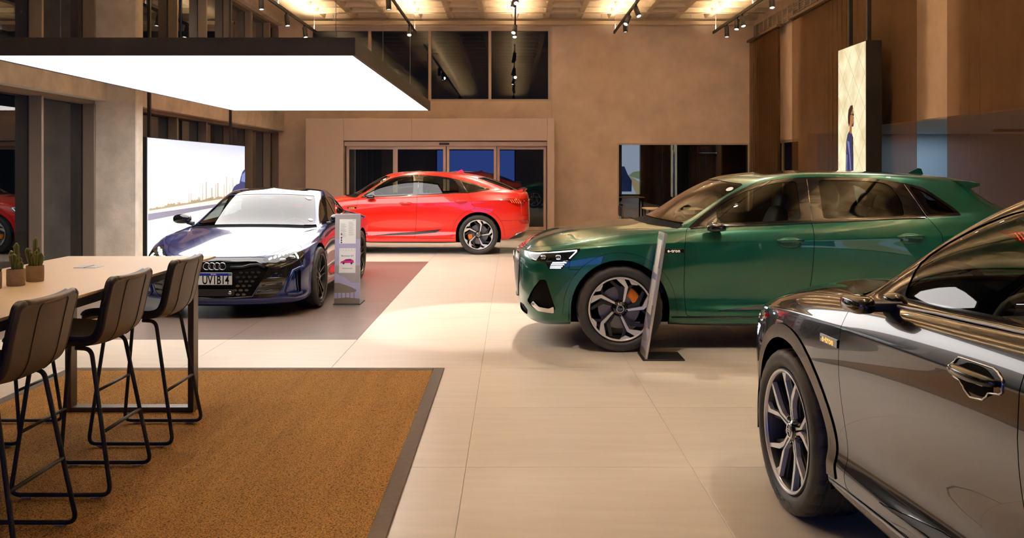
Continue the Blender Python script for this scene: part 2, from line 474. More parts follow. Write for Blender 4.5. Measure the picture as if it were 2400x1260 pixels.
# ------------------------------------------------------------------ body tables: x from the nose backwards, y half width, z height
def rows_from(tab): return [[(x, y, z) for x, y, z in zip(*r)] for r in tab]
def crease(rows, at):
    """extra loops that tighten a crease: at = {row: (share towards the next row, keep the width on the sides)}"""
    out, nom = [], []
    for i, r in enumerate(rows):
        out.append(r); nom.append(i)
        if i in at:
            fr, keep = at[i]; b = rows[i + 1]; q = []
            for k, (p, n) in enumerate(zip(r, b)):
                x, y, z = [p[c] + (n[c] - p[c]) * fr for c in range(3)]
                if 5 <= k <= 10: y = p[1] + (n[1] - p[1]) * keep
                q.append((x, y, z))
            out.append(q); nom.append(i + fr)
    return out, nom
SIDE = [.95, 1.55, 2.2, 2.7, 3.3, 3.86]
SUV = [
 # L0 underside outline
 ([.17, .20, .31, .53] + SIDE + [4.35, 4.66, 4.74, 4.76], [0, .45, .68, .80, .84, .86, .87, .87, .87, .85, .84, .74, .5, 0], [.19, .19, .20, .22, .25, .23, .22, .22, .22, .25, .27, .30, .31, .31]),
 # L1 lower edge
 ([.09, .12, .23, .45] + SIDE + [4.36, 4.70, 4.80, 4.83], [0, .45, .73, .87, .935, .915, .905, .905, .91, .935, .90, .80, .5, 0], [.24, .24, .25, .26, .29, .265, .26, .26, .265, .29, .33, .37, .38, .38]),
 # L2 rocker
 ([.045, .07, .19, .41] + SIDE + [4.37, 4.73, 4.85, 4.88], [0, .46, .75, .89, .955, .925, .912, .912, .92, .955, .92, .83, .5, 0], [.35, .35, .36, .37, .39, .345, .335, .335, .345, .40, .45, .48, .50, .50]),
 # L3 hollow above the rocker
 ([.025, .055, .175, .40] + SIDE + [4.38, 4.74, 4.87, 4.895], [0, .46, .755, .895, .958, .905, .872, .872, .90, .958, .93, .84, .5, 0], [.50, .50, .50, .50, .5, .47, .455, .455, .47, .51, .56, .6, .61, .61]),
 # L4 middle
 ([.012, .045, .165, .395] + SIDE + [4.38, 4.74, 4.87, 4.895], [0, .46, .76, .90, .962, .928, .908, .908, .928, .964, .945, .86, .5, 0], [.64, .64, .64, .65, .65, .64, .64, .64, .65, .67, .71, .75, .75, .75]),
 # L5 upper door
 ([.015, .05, .17, .405] + SIDE + [4.38, 4.73, 4.86, 4.885], [0, .46, .76, .90, .962, .946, .936, .936, .946, .964, .95, .87, .5, 0], [.77, .77, .78, .79, .81, .815, .815, .82, .83, .84, .87, .9, .9, .9]),
 # L6 shoulder
 ([.055, .09, .215, .45] + SIDE + [4.37, 4.71, 4.86, 4.885], [0, .455, .745, .885, .945, .94, .936, .936, .942, .953, .935, .86, .5, 0], [.855, .86, .87, .895, .945, .955, .965, .975, .99, 1.01, 1.025, 1.03, 1.02, 1.02]),
 # L7 crest
 ([.115, .15, .29, .52, .97] + SIDE[1:] + [4.36, 4.68, 4.84, 4.865], [0, .45, .71, .83, .885, .905, .907, .907, .907, .90, .87, .80, .48, 0], [.895, .90, .925, .96, 1.03, 1.06, 1.075, 1.09, 1.11, 1.135, 1.145, 1.13, 1.12, 1.12]),
 # L8 bonnet front
 ([.28, .31, .44, .66, 1.03, 1.56, 2.2, 2.7, 3.3, 3.86, 4.33, 4.64, 4.80, 4.825], [0, .42, .62, .72, .79, .875, .883, .883, .881, .868, .83, .74, .45, 0], [.995, .995, 1.0, 1.02, 1.07, 1.088, 1.105, 1.125, 1.15, 1.175, 1.19, 1.175, 1.17, 1.17]),
 # L9 bonnet middle
 ([.75, .77, .85, .98, 1.2, 1.575, 2.2, 2.7, 3.3, 3.86, 4.29, 4.57, 4.72, 4.75], [0, .38, .55, .65, .745, .852, .863, .863, .860, .845, .80, .70, .43, 0], [1.095, 1.092, 1.09, 1.085, 1.095, 1.105, 1.125, 1.148, 1.175, 1.205, 1.225, 1.225, 1.225, 1.225]),
 # L10 glass base
 ([1.30, 1.32, 1.38, 1.45, 1.525, 1.62, 2.2, 2.7, 3.3, 3.83, 4.20, 4.44, 4.60, 4.63], [0, .35, .52, .66, .77, .832, .842, .842, .84, .82, .77, .67, .42, 0], [1.15, 1.147, 1.14, 1.13, 1.122, 1.125, 1.145, 1.168, 1.195, 1.228, 1.26, 1.285, 1.295, 1.295]),
 # L11 glass middle
 ([1.645, 1.665, 1.715, 1.785, 1.86, 1.95, 2.35, 2.75, 3.25, 3.72, 4.04, 4.28, 4.44, 4.48], [0, .32, .49, .62, .71, .755, .765, .768, .764, .745, .70, .61, .38, 0], [1.365, 1.36, 1.35, 1.335, 1.33, 1.335, 1.36, 1.375, 1.38, 1.385, 1.39, 1.40, 1.405, 1.41]),
 # L12 roof rail
 ([1.985, 2.005, 2.05, 2.12, 2.19, 2.29, 2.52, 2.8, 3.22, 3.6, 3.92, 4.16, 4.34, 4.39], [0, .30, .45, .56, .62, .648, .664, .668, .664, .648, .61, .54, .35, 0], [1.535, 1.53, 1.515, 1.505, 1.507, 1.522, 1.55, 1.563, 1.562, 1.548, 1.525, 1.51, 1.51, 1.515]),
 # L13 roof
 ([2.2, 2.22, 2.27, 2.33, 2.4, 2.5, 2.68, 2.92, 3.22, 3.52, 3.78, 4.0, 4.14, 4.20], [0, .25, .38, .46, .50, .525, .54, .543, .54, .525, .49, .43, .27, 0], [1.587, 1.585, 1.578, 1.575, 1.58, 1.59, 1.603, 1.608, 1.606, 1.593, 1.578, 1.566, 1.566, 1.566]),
 # L14 roof centre line
 ([2.44, 2.46, 2.50, 2.56, 2.62, 2.7, 2.84, 3.0, 3.2, 3.4, 3.6, 3.78, 3.9, 3.95], [0] * 14, [1.612, 1.613, 1.615, 1.618, 1.621, 1.625, 1.63, 1.632, 1.63, 1.625, 1.615, 1.604, 1.597, 1.594]),
]
import copy as _copy
SPB = _copy.deepcopy(SUV)      # the coupe-roofed version
def _set(row, comp, k0, vals):
    for i, v in enumerate(vals): SPB[row][comp][k0 + i] = v
# tail: short deck with a lip, long sloping rear glass
_set(7, 0, 9, [3.86, 4.36, 4.70, 4.84, 4.86]); _set(7, 1, 9, [.90, .87, .80, .49, 0]); _set(7, 2, 9, [1.125, 1.14, 1.13, 1.13, 1.13])
_set(8, 0, 9, [3.86, 4.34, 4.67, 4.82, 4.84]); _set(8, 1, 9, [.87, .83, .755, .46, 0]); _set(8, 2, 9, [1.165, 1.19, 1.19, 1.19, 1.19])
_set(9, 0, 9, [3.85, 4.30, 4.60, 4.76, 4.78]); _set(9, 1, 9, [.845, .79, .71, .44, 0]); _set(9, 2, 9, [1.20, 1.225, 1.22, 1.22, 1.22])
_set(10, 0, 8, [3.28, 3.78, 4.20, 4.45, 4.62, 4.65]); _set(10, 1, 8, [.838, .805, .735, .64, .41, 0]); _set(10, 2, 8, [1.192, 1.228, 1.26, 1.262, 1.25, 1.25])
_set(11, 0, 7, [2.72, 3.18, 3.60, 3.93, 4.14, 4.31, 4.35]); _set(11, 1, 7, [.766, .757, .725, .665, .58, .36, 0]); _set(11, 2, 7, [1.372, 1.372, 1.37, 1.372, 1.375, 1.38, 1.385])
_set(12, 0, 6, [2.48, 2.72, 3.05, 3.36, 3.62, 3.82, 3.98, 4.03]); _set(12, 1, 6, [.66, .664, .655, .63, .59, .52, .34, 0]); _set(12, 2, 6, [1.542, 1.548, 1.538, 1.518, 1.498, 1.485, 1.485, 1.488])
_set(13, 0, 6, [2.62, 2.82, 3.06, 3.28, 3.46, 3.6, 3.7, 3.74]); _set(13, 1, 6, [.53, .53, .52, .50, .46, .40, .25, 0]); _set(13, 2, 6, [1.593, 1.596, 1.59, 1.578, 1.566, 1.557, 1.557, 1.557])
_set(14, 0, 6, [2.76, 2.86, 3.0, 3.12, 3.24, 3.32, 3.4, 3.43]); _set(14, 2, 6, [1.615, 1.616, 1.614, 1.608, 1.602, 1.597, 1.593, 1.591])

GTT = [
 ([.13, .17, .29, .5, .95, 1.5, 2.1, 2.6, 3.2, 3.85, 4.4, 4.78, 4.86, 4.88], [0, .45, .72, .84, .86, .86, .86, .86, .86, .86, .84, .74, .5, 0], [.13, .13, .13, .14, .17, .15, .15, .15, .15, .17, .22, .25, .26, .26]),
 ([.03, .08, .23, .46, .95, 1.5, 2.1, 2.6, 3.2, 3.85, 4.4, 4.80, 4.91, 4.93], [0, .48, .80, .925, .95, .935, .92, .92, .93, .96, .93, .82, .5, 0], [.165, .165, .17, .185, .24, .20, .195, .195, .20, .25, .30, .33, .34, .34]),
 ([.03, .08, .225, .46, .95, 1.5, 2.1, 2.6, 3.2, 3.85, 4.4, 4.82, 4.94, 4.96], [0, .48, .79, .92, .97, .94, .925, .925, .94, .985, .95, .85, .5, 0], [.27, .27, .27, .28, .34, .30, .29, .29, .30, .36, .41, .45, .46, .46]),
 ([.02, .07, .215, .455, .95, 1.5, 2.1, 2.6, 3.2, 3.85, 4.4, 4.83, 4.95, 4.975], [0, .48, .79, .92, .976, .91, .885, .885, .915, .985, .955, .86, .5, 0], [.39, .39, .395, .40, .45, .42, .41, .41, .42, .47, .52, .56, .57, .57]),
 ([.03, .08, .225, .46, .95, 1.5, 2.1, 2.6, 3.2, 3.85, 4.4, 4.83, 4.95, 4.975], [0, .48, .79, .92, .978, .925, .905, .905, .935, .988, .96, .87, .5, 0], [.51, .51, .515, .52, .56, .56, .56, .56, .57, .60, .64, .68, .68, .68]),
 ([.06, .11, .255, .485, .95, 1.5, 2.1, 2.6, 3.2, 3.85, 4.4, 4.81, 4.94, 4.965], [0, .48, .78, .91, .974, .935, .92, .92, .945, .984, .955, .87, .5, 0], [.605, .605, .615, .63, .67, .68, .68, .68, .69, .72, .76, .79, .80, .80]),
 ([.125, .17, .315, .55, .95, 1.5, 2.1, 2.6, 3.2, 3.85, 4.38, 4.77, 4.91, 4.94], [0, .47, .755, .885, .955, .937, .925, .925, .945, .965, .93, .85, .5, 0], [.665, .67, .69, .72, .775, .78, .79, .80, .82, .855, .88, .89, .89, .89]),
 ([.27, .32, .47, .68, .98, 1.5, 2.1, 2.6, 3.2, 3.85, 4.35, 4.72, 4.90, 4.93], [0, .43, .67, .81, .90, .907, .907, .907, .91, .90, .86, .77, .48, 0], [.715, .72, .745, .785, .845, .865, .875, .885, .905, .93, .935, .93, .93, .93]),
 ([.55, .58, .68, .83, 1.08, 1.52, 2.1, 2.6, 3.2, 3.84, 4.3, 4.65, 4.83, 4.86], [0, .39, .58, .71, .81, .878, .882, .882, .875, .855, .80, .71, .45, 0], [.785, .785, .79, .81, .86, .893, .905, .915, .935, .955, .96, .955, .955, .96]),
 ([1.0, 1.02, 1.07, 1.15, 1.3, 1.54, 2.1, 2.6, 3.2, 3.8, 4.2, 4.5, 4.66, 4.7], [0, .36, .52, .63, .73, .85, .86, .86, .85, .82, .76, .66, .42, 0], [.872, .868, .865, .865, .88, .91, .925, .935, .955, .98, .985, .98, .985, .99]),
 ([1.40, 1.42, 1.47, 1.54, 1.6, 1.68, 2.15, 2.6, 3.15, 3.7, 4.05, 4.28, 4.45, 4.5], [0, .36, .53, .66, .755, .80, .825, .825, .80, .75, .67, .57, .38, 0], [.94, .937, .93, .925, .925, .932, .945, .955, .975, 1.0, 1.02, 1.03, 1.04, 1.045]),
 ([1.80, 1.82, 1.87, 1.94, 2.01, 2.1, 2.4, 2.7, 3.1, 3.5, 3.75, 3.95, 4.1, 4.15], [0, .32, .48, .59, .665, .70, .725, .725, .705, .66, .60, .52, .34, 0], [1.15, 1.145, 1.14, 1.13, 1.13, 1.135, 1.15, 1.155, 1.16, 1.165, 1.17, 1.175, 1.18, 1.185]),
 ([2.15, 2.17, 2.22, 2.28, 2.35, 2.43, 2.6, 2.8, 3.05, 3.3, 3.5, 3.65, 3.78, 3.82], [0, .28, .43, .53, .585, .61, .62, .62, .605, .57, .52, .45, .3, 0], [1.315, 1.312, 1.30, 1.29, 1.29, 1.30, 1.315, 1.32, 1.315, 1.305, 1.295, 1.29, 1.29, 1.29]),
 ([2.34, 2.36, 2.4, 2.45, 2.51, 2.58, 2.7, 2.84, 3.02, 3.18, 3.32, 3.42, 3.52, 3.55], [0, .22, .34, .42, .46, .48, .49, .49, .48, .45, .41, .35, .22, 0], [1.362, 1.36, 1.355, 1.35, 1.352, 1.358, 1.365, 1.367, 1.364, 1.358, 1.35, 1.346, 1.346, 1.346]),
 ([2.5, 2.52, 2.55, 2.59, 2.64, 2.7, 2.78, 2.88, 2.98, 3.08, 3.16, 3.23, 3.29, 3.31], [0] * 14, [1.388, 1.388, 1.389, 1.39, 1.392, 1.395, 1.397, 1.397, 1.396, 1.393, 1.39, 1.387, 1.384, 1.383]),
]
# ------------------------------------------------------------------ car materials
def paint(name, col, metal=0.35, rough=0.32, coat=1.0):
    m = mat(name, col, rough=rough, metal=metal, coat=coat, coat_r=0.012, spec=0.5)
    return m
GLOSS_BLACK = mat('gloss_black', (0.006, 0.006, 0.007), rough=0.08, coat=1.0, coat_r=0.01)
SATIN_BLACK = mat('satin_black_plastic', (0.012, 0.012, 0.013), rough=0.45)
DEEP_BLACK = mat('matt_black', (0.004, 0.004, 0.004), rough=0.9, spec=0.1)
RUBBER = mat('tyre_rubber', (0.035, 0.034, 0.034), rough=0.5, spec=0.45, bump=0.15, bscale=300)
CHROME = mat('chrome', (0.72, 0.72, 0.72), rough=0.06, metal=1.0)
SILVER = mat('machined_silver', (0.74, 0.73, 0.72), rough=0.25, metal=0.35)
ALU = mat('brushed_aluminium', (0.6, 0.6, 0.6), rough=0.3, metal=0.55)
BRONZE = mat('dark_wheel_metal', (0.07, 0.062, 0.055), rough=0.28, metal=0.8)
ORANGE = mat('orange_caliper', H(240, 130, 10), rough=0.3, coat=0.5)
DISC = mat('brake_disc', (0.22, 0.21, 0.2), rough=0.4, metal=0.9)
LEATHER = mat('black_leather', (0.016, 0.015, 0.014), rough=0.5, bump=0.1, bscale=400)
LEATHER2 = mat('brown_leather', H(66, 56, 44), rough=0.5, bump=0.1, bscale=400)
CARGLASS = glass('car_window_glass', (0.60, 0.68, 0.64), mul=1.1)
DARKGLASS = glass('privacy_glass', (0.30, 0.34, 0.33), mul=1.0)
SCREENGLASS = glass('windscreen_glass', (0.66, 0.72, 0.69), mul=1.4)
LAMPGLASS = glass('lamp_cover', (0.9, 0.92, 0.93))
LED = emis('white_led', (0.85, 0.92, 1.0), 5.0)
LEDSOFT = emis('soft_led', (0.9, 0.93, 1.0), 1.6)
REDLAMP = mat('red_lamp', (0.35, 0.004, 0.003), rough=0.1, coat=1.0, emit=(1, 0.02, 0.01), es=0.05)
REDLED = emis('red_led', (1.0, 0.10, 0.03), 1.6)
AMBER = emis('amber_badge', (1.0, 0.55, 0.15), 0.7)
WHITEPAPER = mat('white_paper', (0.82, 0.81, 0.79), rough=0.7)

def squad(c, r, e1=0.6, e2=0.6, nu=20, nv=12, R=None):
    """rounded-box / ellipsoid shape"""
    def sp(w, e): return math.copysign(abs(w) ** e, w)
    vs = []
    for j in range(1, nv):
        ph = -math.pi / 2 + math.pi * j / nv
        for i in range(nu):
            th = 2 * math.pi * i / nu
            vs.append(Vector((r[0] * sp(math.cos(ph), e1) * sp(math.cos(th), e2), r[1] * sp(math.cos(ph), e1) * sp(math.sin(th), e2), r[2] * sp(math.sin(ph), e1))))
    fs = []
    for j in range(nv - 2):
        for i in range(nu):
            k = (i + 1) % nu; fs.append((j * nu + i, j * nu + k, (j + 1) * nu + k, (j + 1) * nu + i))
    b = len(vs); vs += [Vector((0, 0, -r[2])), Vector((0, 0, r[2]))]
    for i in range(nu):
        k = (i + 1) % nu; fs.append((b, k, i)); fs.append((b + 1, (nv - 2) * nu + i, (nv - 2) * nu + k))
    if R is not None: vs = [R @ v for v in vs]
    return [(v[0] + c[0], v[1] + c[1], v[2] + c[2]) for v in vs], fs

# ------------------------------------------------------------------ wheels
BLADE = dict(face=[[(.073, .104), (.148, .70), (-.13, .965), (.0, .985), (.13, .975), (.252, .714), (.117, .078)],
                   [(.27, .95), (.44, .885), (.607, .78), (.52, .765), (.36, .79)]],
             dark=[[(.0, .1), (-.03, .56), (-.33, .86), (-.26, .92), (.06, .66), (.07, .12)],
                   [(.10, .1), (.20, .66), (.42, .82), (.50, .78), (.27, .62), (.13, .06)]])
FORK = dict(face=[[(-.045, .16), (-.03, .46), (-.235, .95), (-.16, .972), (.0, .56), (.005, .16)],
                  [(.045, .16), (.03, .46), (.10, .62), (.36, .905), (.42, .875), (.16, .55), (.09, .4), (.085, .15)],
                  [(-.16, .972), (-.05, .984), (-.12, .80)]],
            dark=[[(-.10, .12), (-.10, .45), (-.33, .92), (-.16, .97), (.0, .62), (.1, .6), (.34, .91), (.47, .85), (.22, .5), (.13, .12)]])
TWIN = dict(face=[[(-.10, .15), (-.13, .55), (-.16, .97), (-.11, .98), (-.075, .55), (-.05, .15)],
                  [(.10, .15), (.13, .55), (.20, .965), (.25, .955), (.185, .55), (.15, .14)]],
            dark=[[(-.14, .12), (-.2, .6), (-.22, .96), (-.08, .98), (-.04, .5), (.04, .5), (.17, .97), (.3, .94), (.22, .5), (.16, .1)]])

def spoke_prism(mb, poly, R, y_out, dish, thick, rot):
    """spoke polygon on a dished wheel face; outer face at -y"""
    c, s = math.cos(rot), math.sin(rot); P = []
    for p in poly:
        x, z = p[0] * R, p[1] * R; P.append((x * c + z * s, -x * s + z * c, math.hypot(p[0], p[1])))
    n = len(P); vs = []
    for x, z, r in P: vs.append((x, y_out + dish * (1 - r) ** 1.2, z))
    for x, z, r in P: vs.append((x, y_out + dish * (1 - r) ** 1.2 + thick, z))
    ar = sum(P[i][0] * P[(i + 1) % n][1] - P[(i + 1) % n][0] * P[i][1] for i in range(n))
    f0 = tuple(range(n)); f1 = tuple(range(n, 2 * n))[::-1]
    fs = [f0, f1] + [(i, i + n, (i + 1) % n + n, (i + 1) % n) for i in range(n)]
    if ar < 0: fs = [f[::-1] for f in fs]
    mb.add(vs, fs)

def make_wheel(R=0.385, Rr=0.272, W=0.135, style=BLADE, face=None, dark=None, caliper=True, cal_ang=0.6, name='wheel', hidef=False, spin=0.0, cap_text=True):
    """a wheel with its outer side at -y; returns the root mesh (rim)"""
    face = face or SILVER; dark = dark or GLOSS_BLACK
    rim = MB()
    rim.lathe([(Rr * 1.045, -W + .012), (Rr * 1.055, -W + .002), (Rr * 1.03, -W - .004), (Rr * 0.99, -W + .004), (Rr * .965, -W + .03), (Rr * .93, -W + .09), (Rr * .93, W - .03), (Rr * 1.04, W)], 72, axis='y')
    root = rim.build(name, SATIN_BLACK)
    lip = MB(); lip.lathe([(Rr * 1.03, -W - .006), (Rr * 1.012, -W - .009), (Rr * .985, -W - .004), (Rr * .972, -W + .006)], 72, axis='y')
    lip.build('rim_lip', face, root)
    t = MB(); n = 150 if hidef else 96
    half = [(Rr * 1.02, -W + .018), (Rr * 1.05, -W + .006), (Rr * 1.12, -W - .010), (R * .84, -W - .016), (R * .90, -W - .015), (R * .955, -W - .008), (R * .985, -W + .006), (R * .996, -W + .022), (R * .998, -W + .040)]
    prof = list(half) + [(R * .979, -W + .043), (R * .979, -W + .052), (R, -W + .055), (R, -.012), (R * .979, -.009), (R * .979, .009), (R, .012)]
    prof += [(R, W - .055), (R * .979, W - .052), (R * .979, W - .043)] + [(r, -h) for r, h in half[::-1]]
    m = len(prof); vs = []; fs = []
    for i in range(n):
        a = 2 * math.pi * i / n; g = (i % 5 == 0)
        for k, (r, h) in enumerate(prof):
            if g and (5 <= k <= 8 or m - 9 <= k <= m - 6): r = r - (.009 if k in (7, 8, m - 8, m - 9) else .004)
            if g and k in (11, 12, 15, 16): r -= .004
            vs.append((r * math.sin(a), h, r * math.cos(a)))
    for i in range(n):
        j = (i + 1) % n
        for k in range(m - 1): fs.append((i * m + k, j * m + k, j * m + k + 1, i * m + k + 1))
    t.add(vs, [f[::-1] for f in fs], True)
    t.build('tire', RUBBER, root, sharp=0.6)
    for k in range(5):
        sp = MB()
        for p in style['dark']: spoke_prism(sp, p, Rr, -W + .032, .03, .025, k * 2 * math.pi / 5 + spin)
        so = sp.build('spoke', dark if dark is BRONZE else SATIN_BLACK, root)
        sf = MB()
        for p in style['face']: spoke_prism(sf, p, Rr, -W + .004, .03, .022, k * 2 * math.pi / 5 + spin)
        sf.build('spoke_face', face, so) if False else sf.build('spoke_blade', face, root)
    h = MB(); h.lathe([(0.0, -W + .015), (.030, -W + .016), (.036, -W + .02), (.062, -W + .035), (.075, -W + .055), (.075, -W + .12)], 32, axis='y')
    for k in range(5):
        a = k * 2 * math.pi / 5 + spin + .62
        h.lathe([(0, -W + .018), (.011, -W + .02), (.012, -W + .05)], 10, c=(.062 * math.sin(a), 0, .062 * math.cos(a)), axis='y')
    h.build('hub', dark, root)
    ring = MB(); ring.lathe([(.029, -W + .014), (.033, -W + .0125), (.036, -W + .016)], 28, axis='y'); 
    for q in range(4): torus(ring, (-.0168 + q * .0112, -W + .0135, 0), .0072, .0011, 'y', 16, 5)
    ring.build('hub_cap', CHROME, root)
    d = MB(); d.lathe([(.06, -.015), (.19, -.015), (.19, .012), (.06, .012)], 48, axis='y', smooth=False); d.build('brake_disc', DISC, root)
    if caliper:
        cm = MB(); a0, a1 = cal_ang - .38, cal_ang + .38
        cm.lathe([(.125, -.06), (.205, -.06), (.212, -.045), (.212, .05), (.125, .05), (.125, -.06)], 14, axis='y', a0=a0, a1=a1, smooth=False)
        cm.build('brake_caliper', ORANGE, root)
    return root

def torus(mb, c, R, r, axis='y', n=24, m=8):
    pts = []
    for i in range(n):
        a = 2 * math.pi * i / n
        p = (R * math.cos(a), 0, R * math.sin(a)) if axis == 'y' else ((0, R * math.cos(a), R * math.sin(a)) if axis == 'x' else (R * math.cos(a), R * math.sin(a), 0))
        pts.append((c[0] + p[0], c[1] + p[1], c[2] + p[2]))
    mb.tube(pts, r, m, closed=True)

def surf_tube(S, pts, proj, r, off, side=1, n=6, mask=None, closed=False):
    P = []
    for u, v in pts:
        p, nn = S.at(proj, u, v, off, mask); P.append((p[0], p[1] * side, p[2]))
    return MB().tube(P, r, n, closed=closed)

# ------------------------------------------------------------------ seats, dashboard
def cabin(root, gt=False, seat_m=None, dx=0.0, dz=0.0):
    sm = seat_m or LEATHER
    rows = [(2.55 + dx, .43, -1), (2.55 + dx, .43, 1), (3.42 + dx, .40, -1), (3.42 + dx, .40, 1)]
    if not gt: rows.append((3.42 + dx, 0.0, 1))
    for x, y, sd in rows:
        y = y * sd; base = .50 + dz
        w = .26 if abs(y) > .1 else .16
        s = MB(); v, f = squad((x - .22, y, base + .06), (.27, w, .09), .5, .6); s.add(v, f, True)
        so = s.build('seat', sm, root)
        b = MB(); R = Matrix.Rotation(math.radians(17), 3, 'Y')
        v, f = squad((x + .13, y, base + .40), (.085, w * .95, .37), .55, .55, R=R); b.add(v, f, True); b.build('backrest', sm, so)
        hd = MB(); v, f = squad((x + .255, y, base + .80), (.052, .125 if w > .2 else .1, .09), .6, .6, R=R); hd.add(v, f, True)
        hd.tube([(x + .22, y - .05, base + .64), (x + .25, y - .05, base + .76)], .008, 6); hd.tube([(x + .22, y + .05, base + .64), (x + .25, y + .05, base + .76)], .008, 6)
        hd.build('headrest', sm, so)
    fl = MB(); fl.bb((1.3 + dx, -.76, .28), (3.75 + dx, .76, .36)); fl.bb((1.3 + dx, -.05 - .09, .36), (3.2 + dx, .14, .72 + dz)); fl.build('cabin_floor', DEEP_BLACK, root)
    d = MB()
    prof = rounded([(1.30, .5), (1.38, .97 + dz), (1.60, 1.03 + dz), (1.85, 1.015 + dz), (1.92, .95 + dz), (1.86, .80 + dz), (1.80, .5)], .05)
    d.prism([(p[0] + dx, p[1]) for p in prof][::-1], -.72, .72, 'y'); d.build('dashboard', LEATHER, root)
    st = MB(); c = Vector((2.02 + dx, -.40, .99 + dz)); R = Matrix.Rotation(math.radians(-25), 3, 'Y')
    pts = [c + R @ Vector((0, .185 * math.cos(a), .185 * math.sin(a))) for a in [2 * math.pi * i / 28 for i in range(28)]]
    st.tube(pts, .016, 8, closed=True)
    v, f = squad((0, 0, 0), (.03, .075, .06), .6, .6); st.add([c + R @ Vector(q) for q in v], f, True)
    for a in (0.0, math.pi, -math.pi / 2): st.tube([c, c + R @ Vector((0, .18 * math.cos(a), .18 * math.sin(a)))], .014, 6)
    st.tube([c, c + R @ Vector((-.3, 0, -.05))], .03, 8)
    st.build('steering_wheel', LEATHER, root)

def car_root(name, label, loc, yaw, cat='car'):
    return tag(empty(name, loc, yaw), label, cat)

def wheel_set(root, xs, ys, zc, proto, right=None):
    """four wheels from one prototype; outer side of the prototype looks to -y"""
    for x in xs:
        for sd in (-1, 1):
            w = copy_tree(proto, root); w.location = (x, ys * sd, zc)
            w.rotation_euler = (0, 0, 0 if sd < 0 else math.pi)
    def kill(o):
        for ch in list(o.children): kill(ch)
        bpy.data.objects.remove(o)
    kill(proto)

def arch_poly(cx, cz, r, n=26, zb=-.05, r2=None):
    r2 = r2 or r
    return [(cx - r2, zb)] + [(cx - r * math.cos(math.pi * i / n), cz + r * math.sin(math.pi * i / n)) for i in range(n + 1)] + [(cx + r2, zb)]

def wheel_well(root, x, r, zc, y0=.45, y1=.93):
    for sd in (-1, 1):
        m = MB(); n = 20; pts = []
        for i in range(n + 1):
            a = math.pi * i / n; pts.append((x - r * math.cos(a), zc + r * math.sin(a)))
        pts = [(x - r, .27)] + pts + [(x + r, .27)]
        vs = [(p[0], y0 * sd, p[1]) for p in pts] + [(p[0], y1 * sd, p[1]) for p in pts]
        k = len(pts); fs = [(i, i + 1, k + i + 1, k + i) for i in range(k - 1)]; m.add(vs, fs, True)
        m.add([(p[0], y0 * sd, p[1]) for p in pts], [tuple(range(k))])
        m.build('wheel_well', DEEP_BLACK, root)

